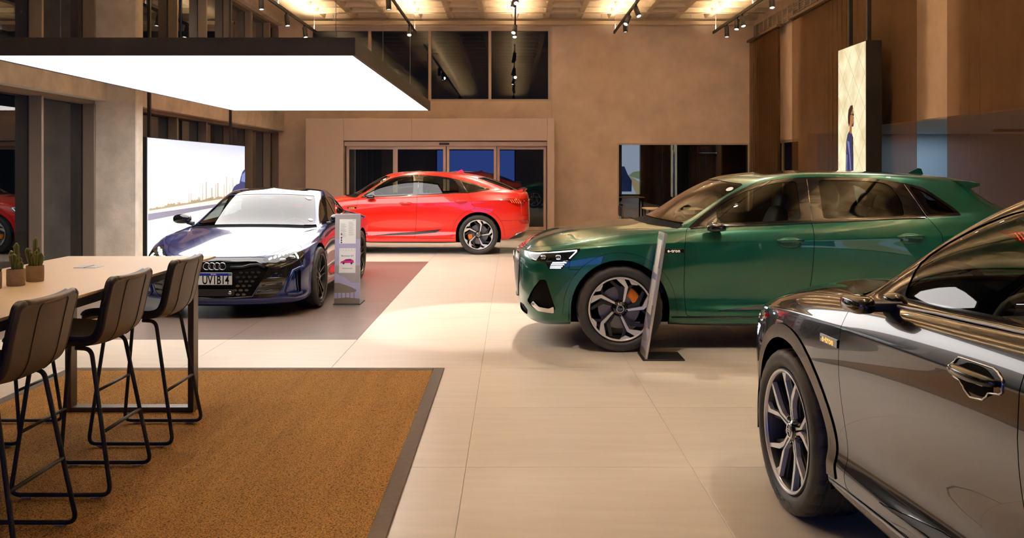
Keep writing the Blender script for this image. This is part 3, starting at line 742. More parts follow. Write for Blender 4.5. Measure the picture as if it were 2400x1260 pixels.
# ------------------------------------------------------------------ the SUV and its coupe-roofed sister
XF, XR, WR = .955, 3.883, .385
_cache = {}
def suv_surface(kind):
    if kind in _cache: return _cache[kind]
    R_, nom = crease(rows_from(SUV if kind == 'suv' else SPB), {2: (.35, .05), 6: (.28, .10)}); S = Surf(R_, nl=8, nk=22, nominal=nom)
    side = lambda V, A: (V[:, 1] > .40)
    for cx in (XF, XR):
        S.cut('void', arch_poly(cx, WR, .438, zb=-.1), dom=lambda V, A: (V[:, 1] > .55) & (V[:, 2] < .95))
    for nm, cx in (('arch_front', XF), ('arch_rear', XR)):
        S.cut(nm, arch_poly(cx, WR, .505, zb=.33, r2=.515), dom=lambda V, A: (V[:, 1] > .60) & (V[:, 2] < 1.0))
    if kind == 'suv':
        dlo = [(1.575, 1.098), (1.70, 1.20), (1.822, 1.296), (1.96, 1.381), (2.106, 1.452), (2.24, 1.498), (2.381, 1.531), (2.52, 1.55), (2.689, 1.559), (2.83, 1.563), (3.05, 1.563),
               (3.252, 1.555), (3.42, 1.535), (3.58, 1.508), (3.70, 1.487), (3.775, 1.465), (3.886, 1.385), (4.014, 1.285), (4.07, 1.215), (3.734, 1.197), (3.2, 1.178), (2.69, 1.158), (2.1, 1.132)]
        wf = [(1.845, 1.143), (2.605, 1.176), (2.605, 1.525), (2.50, 1.518), (2.38, 1.502), (2.25, 1.472), (2.10, 1.42), (1.97, 1.355), (1.845, 1.275)]
        wr = [(2.805, 1.184), (3.545, 1.21), (3.54, 1.35), (3.47, 1.485), (3.40, 1.512), (3.25, 1.528), (3.05, 1.535), (2.805, 1.535)]
        wq = [(3.765, 1.222), (3.635, 1.482), (3.69, 1.468), (3.76, 1.44), (3.86, 1.372), (3.98, 1.278), (4.02, 1.237)]
    else:
        dlo = [(1.575, 1.098), (1.70, 1.20), (1.822, 1.296), (1.96, 1.381), (2.106, 1.452), (2.24, 1.495), (2.381, 1.522), (2.55, 1.535), (2.70, 1.538), (2.90, 1.53),
               (3.10, 1.515), (3.30, 1.485), (3.50, 1.442), (3.70, 1.39), (3.90, 1.33), (4.09, 1.268), (4.10, 1.255), (4.06, 1.245), (3.85, 1.205), (3.66, 1.185), (3.2, 1.176), (2.69, 1.158), (2.1, 1.132)]
        wf = [(1.845, 1.143), (2.605, 1.176), (2.605, 1.508), (2.50, 1.505), (2.38, 1.492), (2.25, 1.465), (2.10, 1.42), (1.97, 1.355), (1.845, 1.275)]
        wr = [(2.795, 1.184), (3.50, 1.20), (3.50, 1.30), (3.40, 1.44), (3.30, 1.458), (3.10, 1.488), (2.795, 1.508)]
        wq = [(3.69, 1.208), (3.545, 1.405), (3.70, 1.362), (3.90, 1.302), (4.02, 1.262), (3.86, 1.226)]
    up = lambda V, A: (V[:, 1] > .45) & (A[:, 0] > 4.0) & (A[:, 0] < 11.3) & (A[:, 1] > 8.0) & (A[:, 1] < 13.2)
    S.cut('trim', rounded(dlo, .03), dom=up)
    S.cut('glass_front', rounded(wf, .035), frm=('trim',), dom=up); S.cut('glass_rear', rounded(wr, .04), frm=('trim',), dom=up)
    S.cut('glass_quarter', rounded(wq, .03), frm=('trim',), dom=up)
    lower = lambda V, A: (V[:, 1] > .55) & (A[:, 1] < 10.8)
    df = [(1.545, .315), (1.528, .60), (1.528, .93), (1.548, 1.07), (1.585, 1.115), (2.1, 1.15), (2.692, 1.18), (2.692, 1.0), (2.672, .6), (2.645, .315)]
    S.cut('door_front', rounded(df, .05), dom=lower)
    arc = [(XR - .505 * math.cos(math.radians(a)), WR + .505 * math.sin(math.radians(a))) for a in range(84, -1, -7)]
    xe = 3.735 if kind == 'suv' else 3.655
    dr = [(2.645, .315), (2.672, .6), (2.692, 1.0), (2.692, 1.18), (3.2, 1.195), (xe, 1.21), (xe + .09, 1.06), (xe + .10, .98)] + arc + [(3.33, .315)]
    S.cut('door_rear', dr, dom=lower)
    blade = [(1.80, .362), (2.2, .405), (2.65, .435), (3.0, .468), (3.17, .49), (3.06, .425), (2.65, .388), (2.2, .372)]
    for d in ('front', 'rear'): S.cut('blade_' + d, blade, frm=('door_' + d,), dom=lower)
    S.cut('sill', [(1.36, -.1), (3.46, -.1), (3.46, .316), (1.36, .316)], dom=lower)
    S.cut('sill_black', [(1.36, -.1), (3.46, -.1), (3.46, .245), (1.36, .245)], frm=('sill',), dom=lower)
    fr = lambda V, A: (V[:, 0] < .95) & (A[:, 1] < 8.3)
    S.cut('grille', rounded([(-.6, .83), (.36, .845), (.47, .79), (.52, .70), (.47, .58), (.36, .43), (-.6, .40)], .03), 'front', dom=fr)
    S.cut('head_lamp', rounded([(.60, .868), (.80, .885), (1.0, .902), (1.235, .922), (1.225, .89), (1.165, .81), (1.10, .735), (.985, .735), (.95, .79), (.78, .80), (.69, .835)], .012), 'front', dom=fr)
    S.cut('intake', rounded([(.90, .635), (.955, .635), (1.03, .37), (.80, .36), (.68, .42)], .015), 'front', dom=fr)
    S.cut('intake_blade', rounded([(.74, .40), (.84, .345), (1.005, .335), (1.02, .40), (.965, .375), (.86, .385), (.79, .43)], .01), 'front', frm=('intake', 'body'), dom=fr)
    S.cut('chin', [(-.2, -.1), (1.4, -.1), (1.4, .275), (.9, .27), (-.2, .255)], 'front', dom=fr)
    S.cut('lower_grille', rounded([(-.4, .375), (.58, .375), (.66, .33), (.60, .285), (-.4, .28)], .015), 'front', dom=fr)
    S.cut('bumper_front', [(-.2, -.1), (1.6, -.1), (1.6, .735), (1.165, .735), (1.165, .895), (.8, .88), (.55, .876), (.40, .886), (-.2, .88)], 'front', dom=fr)
    S.cut('hood', [(-.2, 7.02), (2.0, 7.05), (3.0, 7.10), (4.0, 7.45), (4.6, 7.75), (4.85, 8.3), (4.8, 9.4), (4.2, 9.72), (-.2, 9.82)], 'param')
    S.cut('cowl', [(-.2, 9.82), (4.2, 9.72), (4.75, 9.5), (4.6, 9.9), (4.0, 10.12), (3.0, 10.12), (-.2, 10.12)], 'param')
    S.cut('windshield', rounded([(-.6, 10.12), (3.2, 10.12), (3.85, 10.16), (3.82, 11.2), (3.78, 11.85), (3.3, 11.98), (-.6, 11.98)], .1), 'param')
    rf = lambda V, A: (A[:, 1] > 12.2) & (V[:, 2] > 1.5)
    S.cut('sunroof', rounded([(2.30, -.6), (3.62, -.6), (3.62, .46), (2.38, .46)] if kind == 'suv' else [(2.30, -.6), (3.30, -.6), (3.30, .44), (2.38, .44)], .06), 'top', dom=rf)
    S.cut('rear_window', rounded([(11.15, 10.15), (13.6, 10.15), (13.6, 11.95), (11.35, 11.95)] if kind == 'suv' else [(11.0, 9.75), (13.6, 9.75), (13.6, 12.0), (10.95, 12.0)], .15), 'param')
    rr = lambda V, A: (V[:, 0] > 4.0) & (A[:, 1] < 9.0)
    S.cut('tail_lamp', rounded([(1.30, 1.085), (.9, 1.075), (-.5, 1.06), (-.5, 1.025), (.74, 1.025), (.84, .94), (.98, .93)], .012), 'rear', dom=rr)
    S.cut('reflector', [(.98, .655), (.55, .645), (.58, .585), (.90, .59)], 'rear', dom=rr)
    S.cut('diffuser', [(-.2, -.1), (1.22, -.1), (1.12, .30), (.95, .40), (.6, .455), (-.2, .455)], 'rear', dom=rr)
    S.cut('bumper_rear', [(-.2, -.1), (1.6, -.1), (1.6, .66), (1.05, .66), (.95, .665), (-.2, .70)], 'rear', dom=rr)
    S.cut('tailgate', [(10.85, 4.0), (13.6, 4.0), (13.6, 12.4), (11.0, 12.4), (10.75, 10.5), (10.85, 7.5)], 'param')
    _cache[kind] = S
    return S

def build_suv(name, label, loc, yaw, body, kind='suv', arch_m=None, arch_off=.006, trim_m=None, badge=AMBER, style=BLADE, mirror_cap=None, seat_m=None,
              hidef=False, spin=0.0, cal=1.1, sill_m=None, rings=True, outline=False, tyre_text=None):
    S = suv_surface(kind); root = car_root(name, label, loc, yaw)
    arch_m = arch_m or body; FL = .022
    def P(lbl, **k): return S.part(lbl, **k)
    def both(nm, lbl, m, **k):
        p = P(lbl, **k)
        return part_obj(nm, [p], m, root, (1, -1)) if p else None
    def pair(nm, lbl, m, parent=None, **k):
        p = P(lbl, **k)
        if not p: return []
        return [part_obj(nm, [p], m, parent[i] if parent else root, (sd,)) for i, sd in enumerate((-1, 1))]
    both('body_shell', 'body', body, inset=.0018, flange=FL)
    inner = [l for l in set(S.lab) if not l.startswith('glass') and l not in ('void', 'windshield', 'rear_window', 'sunroof')]
    both('inner_body', inner, DEEP_BLACK, off=-.02)
    doors_f = pair('front_door', 'door_front', body, inset=.0022, flange=FL); doors_r = pair('rear_door', 'door_rear', body, inset=.0022, flange=FL)
    pair('door_blade', 'blade_front', SATIN_BLACK, doors_f, off=.004, inset=.001, flange=.01); pair('door_blade', 'blade_rear', SATIN_BLACK, doors_r, off=.004, inset=.001, flange=.01)
    pair('sill', 'sill', sill_m or body, inset=.001, flange=FL); pair('sill_edge', 'sill_black', SATIN_BLACK, inset=.001, flange=FL)
    pair('wheel_arch_trim', 'arch_front', arch_m, off=arch_off, inset=.001, flange=.06); pair('wheel_arch_trim', 'arch_rear', arch_m, off=arch_off, inset=.001, flange=.06)
    pair('window_trim', 'trim', GLOSS_BLACK, flange=.012)
    pair('door_window', 'glass_front', CARGLASS, doors_f, off=-.004); pair('door_window', 'glass_rear', CARGLASS if kind == 'spb' else DARKGLASS, doors_r, off=-.004)
    pair('quarter_window', 'glass_quarter', DARKGLASS, off=-.004)
    hood = both('hood', 'hood', body, inset=.0025, flange=FL); both('cowl', 'cowl', DEEP_BLACK, off=-.012, flange=.01)
    ws = both('windshield', 'windshield', SCREENGLASS, off=-.004); both('sunroof', 'sunroof', GLOSS_BLACK, inset=.002, flange=.01, off=-.001)
    both('rear_window', 'rear_window', DARKGLASS, off=-.004); both('tailgate', 'tailgate', body, inset=.002, flange=FL)
    bf = both('front_bumper', 'bumper_front', body, inset=.002, flange=.03); both('front_chin', 'chin', body, inset=.001, flange=.02, off=-.008)
    br = both('rear_bumper', 'bumper_rear', body, inset=.002, flange=FL); both('diffuser', 'diffuser', SATIN_BLACK, off=-.006, flange=.02)
    gb = both('grille', 'grille', GLOSS_BLACK, off=-.03); both('lower_grille', 'lower_grille', SATIN_BLACK, off=-.025)
    pair('side_intake', 'intake', GLOSS_BLACK, off=-.022, flange=.01); pair('intake_blade', 'intake_blade', CHROME, off=.002, flange=.03)
    lamp = pair('head_lamp', 'head_lamp', LAMPGLASS, off=-.001)
    pair('head_lamp_housing', 'head_lamp', GLOSS_BLACK, lamp, off=-.05)
    tl = both('tail_lamp', 'tail_lamp', REDLAMP, off=.003, flange=.02, inset=.001); pair('reflector', 'reflector', REDLAMP, off=-.004, flange=.01)
    # lamps: light bars
    frm = lambda V, A: (V[:, 0] < 1.0) & (A[:, 1] < 8.3)
    for i, sd in enumerate((-1, 1)):
        surf_tube(S, [(.64, .862), (.80, .874), (1.0, .892), (1.20, .909)], 'front', .006, -.012, sd, mask=frm).build('light_bar', LEDSOFT, lamp[i])
        surf_tube(S, [(.70, .828), (.78, .812), (.95, .806), (1.15, .812)], 'front', .005, -.02, sd, mask=frm).build('light_bar', CHROME, lamp[i])
        surf_tube(S, [(1.20, .90), (1.15, .835)], 'front', .005, -.012, sd, mask=frm).build('light_bar', LED, lamp[i])
        for k, z in enumerate((.795, .778, .761, .745)):
            surf_tube(S, [(1.0 - .004 * k, z), (1.13 - .014 * k, z + .004)], 'front', .0045, -.006, sd, mask=frm).build('light_bar', LED, lamp[i])
        for q in (.86, 1.03):
            pm = MB(); p, nn = S.at('front', q, .85, -.04, frm); v, f = squad(p, (.03, .045, .026), .7, .7); pm.add([(a, b * sd, c) for a, b, c in v], [g[::-1] for g in f] if sd < 0 else f, True)
            pm.build('lamp_lens', CHROME, lamp[i])
    # grille bars, frame and rings
    fm = [(-.05, .83), (.36, .845), (.47, .79), (.52, .70), (.47, .58), (.36, .43), (.2, .41), (-.05, .40)]
    for sd in (-1, 1):
        fr_pts = [(0.0, .835)] + fm[1:-1] + [(0.0, .402)]
        surf_tube(S, fr_pts, 'front', .008, .002, sd, mask=frm).build('grille_frame', SATIN_BLACK, gb)
    for k in range(-8, 9):
        q = abs(k) * .058; sd = 1 if k >= 0 else -1
        zt = .825 if q < .36 else .83 - (q - .36) * .6; zb = .425 if q < .30 else .425 + (q - .30) * .95
        if zt - zb < .05: continue
        m = MB(); pts = [S.at('front', q, zb + (zt - zb) * t / 6, -.006, frm)[0] for t in range(7)]
        pts = [(p[0], p[1] * sd, p[2]) for p in pts]; m.tube(pts, .009, 6); m.build('grille_bar', ALU, gb)
    if rings:
        m = MB(); p, nn = S.at('front', 0.0, .765, 0, frm)
        for k in range(4): torus(m, (p[0] - .012 + abs(k - 1.5) * .002, -.112 + k * .0747, .765), .049, .0065, 'x', 28, 8)
        m.build('ring_emblem', CHROME, gb)
    # handles
    for i, sd in enumerate((-1, 1)):
        for par, hx, hz in ((doors_f[i], 2.475, .995), (doors_r[i], 3.545, 1.03)):
            p, nn = S.at('side', hx, hz); m = MB()
            cp = MB(); v, f = squad((0, 0, 0), (.098, .004, .045), .8, .8)
            cp.add([(S.at('side', hx + a, hz - .014 + c)[0][0], (S.at('side', hx + a, hz - .014 + c)[0][1] + .0005 + b_) * sd, hz - .014 + c) for a, b_, c in v], f, True); cup = cp.build('handle_cup', DEEP_BLACK if outline else body, par)
            if outline:
                ol = [(hx + x_, hz + z_) for x_, z_ in rounded([(-.135, -.004), (-.11, .034), (.10, .036), (.145, .010), (.135, -.030), (.07, -.036), (.05, -.066), (-.04, -.070), (-.07, -.036), (-.12, -.030)], .02, 3)]
                surf_tube(S, ol, 'side', .0035, .002, sd, closed=True).build('handle_outline', CHROME, par)
            m = MB(); pts = [(hx - .118 + .236 * t / 8, (p[1] + .006 + .030 * math.sin(math.pi * t / 8) ** .6) * sd, hz + .004 * math.sin(math.pi * t / 8)) for t in range(9)]
            m.tube(pts, [.010, .016, .018, .018, .018, .018, .018, .016, .010], 10); m.build('door_handle', body, par)
            m = MB(); m.tube([(a, b + .006 * sd, c - .013) for a, b, c in pts[1:-1]], .0035, 5); m.build('handle_strip', CHROME, par)
    # camera mirrors on slim arms
    for i, sd in enumerate((-1, 1)):
        p, nn = S.at('side', 1.80, 1.135); y = p[1]
        m = MB(); R = Matrix.Rotation(math.radians(8 * sd), 3, 'Z')
        v, f = squad((1.82, (y + .06) * sd, 1.108), (.045, .095, .021), .5, .5, R=None); m.add(v, f, True)
        arm = m.build('mirror_arm', SATIN_BLACK, root)
        m = MB(); v, f = squad((1.80, (y + .155) * sd, 1.114), (.085, .045, .034), .6, .55); m.add(v, f, True)
        m.build('mirror_camera', mirror_cap or GLOSS_BLACK, arm)
        m = MB(); v, f = squad((1.80, (y + .015) * sd, 1.125), (.05, .035, .030), .8, .8); m.add(v, f, True); m.build('mirror_foot', mirror_cap or GLOSS_BLACK, arm)
    # bright strip round the windows
    low = [(1.60, 1.094), (1.85, 1.112), (2.1, 1.125), (2.69, 1.152), (3.2, 1.172), (3.72, 1.190)]
    for i, sd in enumerate((-1, 1)):
        surf_tube(S, low, 'side', .006, .003, sd).build('belt_strip', trim_m or GLOSS_BLACK, root)
        # vertical pillar joints
        for a, b in (((2.70, 1.17), (2.705, 1.545)), ((3.745, 1.205), (3.60, 1.495) if kind == 'suv' else (3.52, 1.425))):
            if kind == 'spb' and a[0] > 3: a = (3.665, 1.195)
            surf_tube(S, [a, ((a[0] + b[0]) / 2, (a[1] + b[1]) / 2), b], 'side', .0035, .001, sd).build('pillar_strip', CHROME, root)
        # e-tron badge in a dark plate on the fender
        p, nn = S.at('side', 1.435, .905); m = MB()
        q0, _ = S.at('side', 1.35, .908); q1, _ = S.at('side', 1.52, .908)
        bm = MB(); bm.tube([(q0[0], (q0[1] + .001) * sd, .905), (q1[0], (q1[1] + .001) * sd, .905)], .004, 6)
        bm.box((p[0], (p[1] + .0015) * sd, .905), (.17, .005, .034), bev=.001); bp = bm.build('badge_plate', GLOSS_BLACK, root)
        text('badge_lettering', 'e-tron', .040, badge, bp, (p[0] - .005, (p[1] + .0055) * sd, .905), (1 * -sd, 0, 0), (0, 0, 1), .0008, bold=True, spacing=1.1)
    # roof details
    m = MB(); sx = 3.92 if kind == 'suv' else 3.38; zr = S.at('top', sx, 0.0, 0, lambda V, A: V[:, 2] > 1.3)[0][2]
    m.prism([(sx, zr - .005), (sx + .17, zr - .012), (sx + .15, zr + .045), (sx + .12, zr + .052)], -.012, .012, 'y'); m.build('roof_antenna', body, root)
    if kind == 'suv':
        m = MB(); vs = []; fs = []; ny = 17
        for j in range(ny):
            t = -1 + 2 * j / (ny - 1); y = t * .60; a = 1 - abs(t) ** 3
            zr0 = 1.566 - .05 * t * t; vs += [(4.00, y * .86, 1.578 - .048 * t * t), (4.24, y * .95, 1.553 - .03 * t * t), (4.47 - .12 * t * t, y, 1.523 - .02 * t * t), (4.47 - .12 * t * t, y, 1.498 - .02 * t * t), (4.26, y * .93, 1.47 - .02 * t * t), (4.12, y * .8, 1.46)]
        for j in range(ny - 1):
            for k in range(5): fs.append((j * 6 + k, j * 6 + k + 1, (j + 1) * 6 + k + 1, (j + 1) * 6 + k))
        fs += [tuple(range(6))[::-1], tuple((ny - 1) * 6 + k for k in range(6))]
        m.add(vs, [f for f in fs], True); m.build('roof_spoiler', body, root, sharp=.7)
    else:
        m = MB(); vs = []; fs = []; ny = 17
        for j in range(ny):
            t = -1 + 2 * j / (ny - 1); y = t * .70; b = -.06 * t * t
            vs += [(4.60 + b, y * .97, 1.232), (4.72 + b, y, 1.242), (4.84 + b * 1.6, y, 1.265), (4.845 + b * 1.6, y, 1.245), (4.79 + b, y, 1.19)]
        for j in range(ny - 1):
            for k in range(4): fs.append((j * 5 + k, j * 5 + k + 1, (j + 1) * 5 + k + 1, (j + 1) * 5 + k))
        fs += [tuple(range(5))[::-1], tuple((ny - 1) * 5 + k for k in range(5))]
        m.add(vs, fs, True); m.build('tail_spoiler', body, root, sharp=.7)
    rmk = lambda V, A: (V[:, 0] > 4.0) & (A[:, 1] < 9.0)
    for sd in (-1, 1):
        for k in range(5):
            q = 1.13 - .045 * k
            surf_tube(S, [(q, 1.062), (q - .045, 1.0 - .004 * k)], 'rear', .005, .005, sd, mask=rmk).build('tail_light_bar', REDLED, tl)
    surf_tube(S, [(.80, 1.03), (.5, 1.038), (.0, 1.042)], 'rear', .005, .005, 1, mask=rmk).build('tail_light_bar', REDLED, tl); surf_tube(S, [(.80, 1.03), (.5, 1.038), (.0, 1.042)], 'rear', .005, .005, -1, mask=rmk).build('tail_light_bar', REDLED, tl)
    for sd in (-1, 1): surf_tube(S, [(1.02, .37), (.92, .425), (.62, .455)], 'rear', .014, .004, sd, mask=rmk).build('diffuser_blade', CHROME, br)
    sill = MB()
    for sd in (-1, 1): surf_tube(S, [(1.42, .312), (2.4, .302), (3.4, .312)], 'side', .006, .002, sd).build('sill_strip', trim_m or body, root)
    for cx in (XF, XR): wheel_well(root, cx, .46, WR)
    und = MB(); und.bb((.42, -.55, .205), (4.3, .55, .27)); und.build('underbody', DEEP_BLACK, root)
    cabin(root, seat_m=seat_m)
    st = MB(); p, nn = S.at('param', 3.2, 11.62, .001); v, f = squad((0, 0, 0), (.035, .035, .001), 1, 1)
    Rm = nn.to_track_quat('Z', 'Y').to_matrix(); st.add([Vector((p[0], -p[1], p[2])) + Matrix.Scale(-1, 3, Vector((0, 1, 0))) @ (Rm @ Vector(q)) for q in v], f); st.build('windshield_sticker', WHITEPAPER, ws)
    if outline:
        for sd in (-1, 1): surf_tube(S, [(.575, .862), (.605, .875), (.64, .884)], 'side', .011, .001, sd).build('side_marker', REDLAMP, root)
    w = make_wheel(WR, .278, .128, style, hidef=hidef, spin=spin, cal_ang=cal)
    if tyre_text:
        tm = text_mesh(tyre_text, .034, .0007, bold=True, spacing=1.15)
        for v in tm.vertices:
            a = math.pi - v.co.x / .333; r_ = .333 + v.co.y * -1.0
            if True: r_ = .333 - v.co.y; a = math.pi - v.co.x / .333
            v.co = (r_ * math.sin(a), -.128 - .0165 - v.co.z, r_ * math.cos(a))
        tm.materials.clear(); tm.materials.append(mat('tyre_lettering', (.10, .10, .10), rough=.5)); obj('tire_lettering', tm, w)
    wheel_set(root, (XF, XR), .822, WR, w)
    return root
# ------------------------------------------------------------------ the low four-door coupe
def build_gt(name, label, loc, yaw, body):
    R_, nom = crease(rows_from(GTT), {6: (.28, .10)}); S = Surf(R_, nl=8, nk=22, nominal=nom); root = car_root(name, label, loc, yaw)
    XF, XR, WR = .95, 3.85, .358
    for cx in (XF, XR): S.cut('void', arch_poly(cx, WR, .40, zb=-.1), dom=lambda V, A: (V[:, 1] > .55) & (V[:, 2] < .9))
    dlo = [(1.70, .932), (1.90, 1.05), (2.08, 1.145), (2.26, 1.215), (2.45, 1.262), (2.7, 1.285), (2.95, 1.28), (3.2, 1.245), (3.45, 1.185), (3.7, 1.10), (3.86, 1.035), (3.8, 1.012), (3.4, .995), (2.9, .972), (2.3, .95)]
    up = lambda V, A: (V[:, 1] > .40) & (A[:, 0] > 4.0) & (A[:, 0] < 11.2) & (A[:, 1] > 8.0) & (A[:, 1] < 13.2)
    S.cut('trim', rounded(dlo, .03), dom=up)
    S.cut('glass_front', rounded([(1.86, .962), (2.66, .985), (2.66, 1.255), (2.46, 1.238), (2.26, 1.188), (2.06, 1.11), (1.9, 1.01)], .03), frm=('trim',), dom=up)
    S.cut('glass_rear', rounded([(2.76, .99), (3.62, 1.02), (3.66, 1.06), (3.44, 1.15), (3.2, 1.215), (2.95, 1.252), (2.76, 1.257)], .03), frm=('trim',), dom=up)
    lower = lambda V, A: (V[:, 1] > .55) & (A[:, 1] < 10.8)
    S.cut('door_front', rounded([(1.52, .24), (1.48, .5), (1.50, .80), (1.62, .93), (1.72, .955), (2.72, .985), (2.72, .6), (2.68, .24)], .05), dom=lower)
    arc = [(XR - .45 * math.cos(math.radians(a)), WR + .45 * math.sin(math.radians(a))) for a in range(80, -1, -8)]
    S.cut('door_rear', [(2.68, .24), (2.72, .6), (2.72, .985), (3.5, 1.01), (3.66, .95)] + arc + [(3.34, .24)], dom=lower)
    S.cut('sill', [(1.36, -.1), (3.44, -.1), (3.44, .24), (1.36, .24)], dom=lower)
    fr = lambda V, A: (V[:, 0] < 1.0) & (A[:, 1] < 8.3)
    S.cut('head_lamp', rounded([(.50, .652), (.68, .695), (.84, .73), (1.0, .768), (1.035, .755), (1.03, .69), (.93, .625), (.68, .588), (.57, .60)], .015), 'front', dom=fr)
    S.cut('mask', rounded([(-.3, .668), (.46, .668), (.56, .658), (.66, .60), (.9, .60), (1.045, .70), (1.03, .62), (.94, .56), (.83, .525), (.765, .40), (.70, .285), (.62, .228), (-.3, .212)], .015), 'front', dom=fr)
    S.cut('grille', rounded([(-.5, .628), (.44, .622), (.585, .55), (.41, .245), (-.5, .225)], .015), 'front', frm=('mask',), dom=fr)
    S.cut('side_vent', rounded([(.905, .50), (.965, .505), (.965, .275), (.93, .265)], .02), 'front', dom=fr)
    S.cut('air_duct', rounded([(.85, .49), (.895, .50), (.92, .275), (.80, .275)], .015), 'front', dom=fr)
    S.cut('bumper_front', [(-.2, -.1), (1.7, -.1), (1.7, .60), (1.1, .60), (1.06, .66), (1.05, .9), (.5, .664), (-.2, .664)], 'front', dom=lambda V, A: (V[:, 0] < .56) & (A[:, 1] < 6.2))
    S.cut('hood', [(-.2, 5.98), (1.02, 6.02), (1.5, 6.6), (2.2, 7.2), (3.2, 7.85), (4.3, 8.5), (4.85, 9.0), (4.7, 9.6), (4.2, 9.75), (-.2, 9.82)], 'param')
    S.cut('cowl', [(-.2, 9.82), (4.2, 9.75), (4.6, 9.7), (4.3, 10.05), (-.2, 10.08)], 'param')
    S.cut('windshield', rounded([(-.6, 10.08), (3.2, 10.08), (4.0, 10.12), (3.95, 11.2), (3.8, 11.95), (3.3, 12.02), (-.6, 12.02)], .1), 'param')
    S.cut('roof_panel', [(-.2, 12.1), (3.4, 12.1), (4.2, 12.35), (9.5, 12.4), (11.0, 12.3), (13.2, 12.3), (13.2, 14.2), (-.2, 14.2)], 'param')
    S.cut('rear_window', rounded([(10.6, 9.9), (13.6, 9.9), (13.6, 12.1), (10.6, 12.1)], .2), 'param')
    rr = lambda V, A: (V[:, 0] > 4.0) & (A[:, 1] < 9.0)
    S.cut('tail_lamp', [(1.1, .83), (-.2, .85), (-.2, .80), (1.05, .78)], 'rear', dom=rr)
    S.cut('diffuser', [(-.2, -.1), (1.3, -.1), (1.0, .42), (-.2, .45)], 'rear', dom=rr)
    FL = .02
    def both(nm, lbl, m, parent=None, **k):
        p = S.part(lbl, **k); return part_obj(nm, [p], m, parent or root, (1, -1)) if p else None
    def pair(nm, lbl, m, parent=None, **k):
        p = S.part(lbl, **k)
        return [part_obj(nm, [p], m, parent[i] if parent else root, (sd,)) for i, sd in enumerate((-1, 1))] if p else []
    both('body_shell', 'body', body, inset=.0018, flange=FL)
    both('inner_body', [l for l in set(S.lab) if not l.startswith('glass') and l not in ('void', 'windshield', 'rear_window')], DEEP_BLACK, off=-.02)
    df = pair('front_door', 'door_front', body, inset=.0022, flange=FL); dr = pair('rear_door', 'door_rear', body, inset=.0022, flange=FL)
    pair('sill', 'sill', GLOSS_BLACK, inset=.001, flange=FL); pair('window_trim', 'trim', GLOSS_BLACK, flange=.012)
    pair('door_window', 'glass_front', CARGLASS, df, off=-.004); pair('door_window', 'glass_rear', DARKGLASS, dr, off=-.004)
    both('hood', 'hood', body, inset=.0025, flange=FL); both('cowl', 'cowl', DEEP_BLACK, off=-.012, flange=.01)
    ws = both('windshield', 'windshield', SCREENGLASS, off=-.003); both('roof_panel', 'roof_panel', GLOSS_BLACK, inset=.001, flange=.01)
    both('rear_window', 'rear_window', DARKGLASS, off=-.004)
    both('front_bumper', 'bumper_front', body, inset=.0015, flange=.03); mk = both('front_mask', 'mask', GLOSS_BLACK, off=-.004, flange=.035)
    gb = both('grille', 'grille', SATIN_BLACK, off=-.035); pair('side_vent', 'side_vent', DEEP_BLACK, off=-.03, flange=.0)
    pair('air_duct', 'air_duct', body, off=-.012, flange=.0)
    lamp = pair('head_lamp', 'head_lamp', LAMPGLASS, off=-.001); pair('head_lamp_housing', 'head_lamp', GLOSS_BLACK, lamp, off=-.05)
    both('tail_lamp', 'tail_lamp', REDLAMP, off=.002, flange=.02); both('diffuser', 'diffuser', SATIN_BLACK, off=-.006, flange=.02)
    frm = lambda V, A: (V[:, 0] < 1.0) & (A[:, 1] < 8.3)
    GLED = emis('cool_white_led', (0.82, 1.0, 0.80), 9.0)
    for i, sd in enumerate((-1, 1)):
        for k in range(6):
            q = .60 + .055 * k; z = .652 + .014 * k
            surf_tube(S, [(q - .022, z - .008), (q + .006, z + .008)], 'front', .010, -.008, sd, mask=frm).build('light_segment', GLED, lamp[i])
        surf_tube(S, [(.90, .722), (.96, .738), (1.005, .745)], 'front', .012, -.008, sd, mask=frm).build('light_segment', GLED, lamp[i])
        surf_tube(S, [(.905, .700), (.93, .665), (.94, .64)], 'front', .008, -.012, sd, mask=frm).build('light_segment', GLED, lamp[i])
        for q, z in ((.74, .645), (.86, .67)):
            p, nn = S.at('front', q, z, -.035, frm); m = MB(); v, f = squad((p[0], p[1] * sd, p[2]), (.03, .04, .022), .7, .7); m.add(v, f, True); m.build('lamp_lens', CHROME, lamp[i])
        # slats beside the grille
        for k, (a, b) in enumerate((((.555, .435), (.755, .44)), ((.51, .36), (.73, .375)), ((.455, .29), (.70, .315)))):
            surf_tube(S, [a, ((a[0] + b[0]) / 2, (a[1] + b[1]) / 2), b], 'front', .009, .001, sd, mask=frm).build('intake_slat', GLOSS_BLACK, mk)
        fr_pts = [(0.0, .628), (.44, .622), (.585, .55), (.41, .245), (.2, .232), (0, .228)]
        surf_tube(S, fr_pts, 'front', .008, .0, sd, mask=frm).build('grille_frame', GLOSS_BLACK, gb)
        # grey bar either side of the rings
        surf_tube(S, [(.17, .565), (.30, .568), (.38, .59), (.46, .595), (.54, .56)], 'front', .017, -.012, sd, mask=frm).build('grille_bar', SATIN_BLACK, gb)
    for sd in (-1, 1):      # body-coloured fin framing the corner vent
        surf_tube(S, [(.99, .545), (.93, .535), (.85, .51), (.805, .40), (.765, .285), (.79, .255), (.88, .245), (.97, .255)], 'front', .014, .006, sd, mask=frm).build('corner_fin', body, root)
    # honeycomb mesh
    n = 0
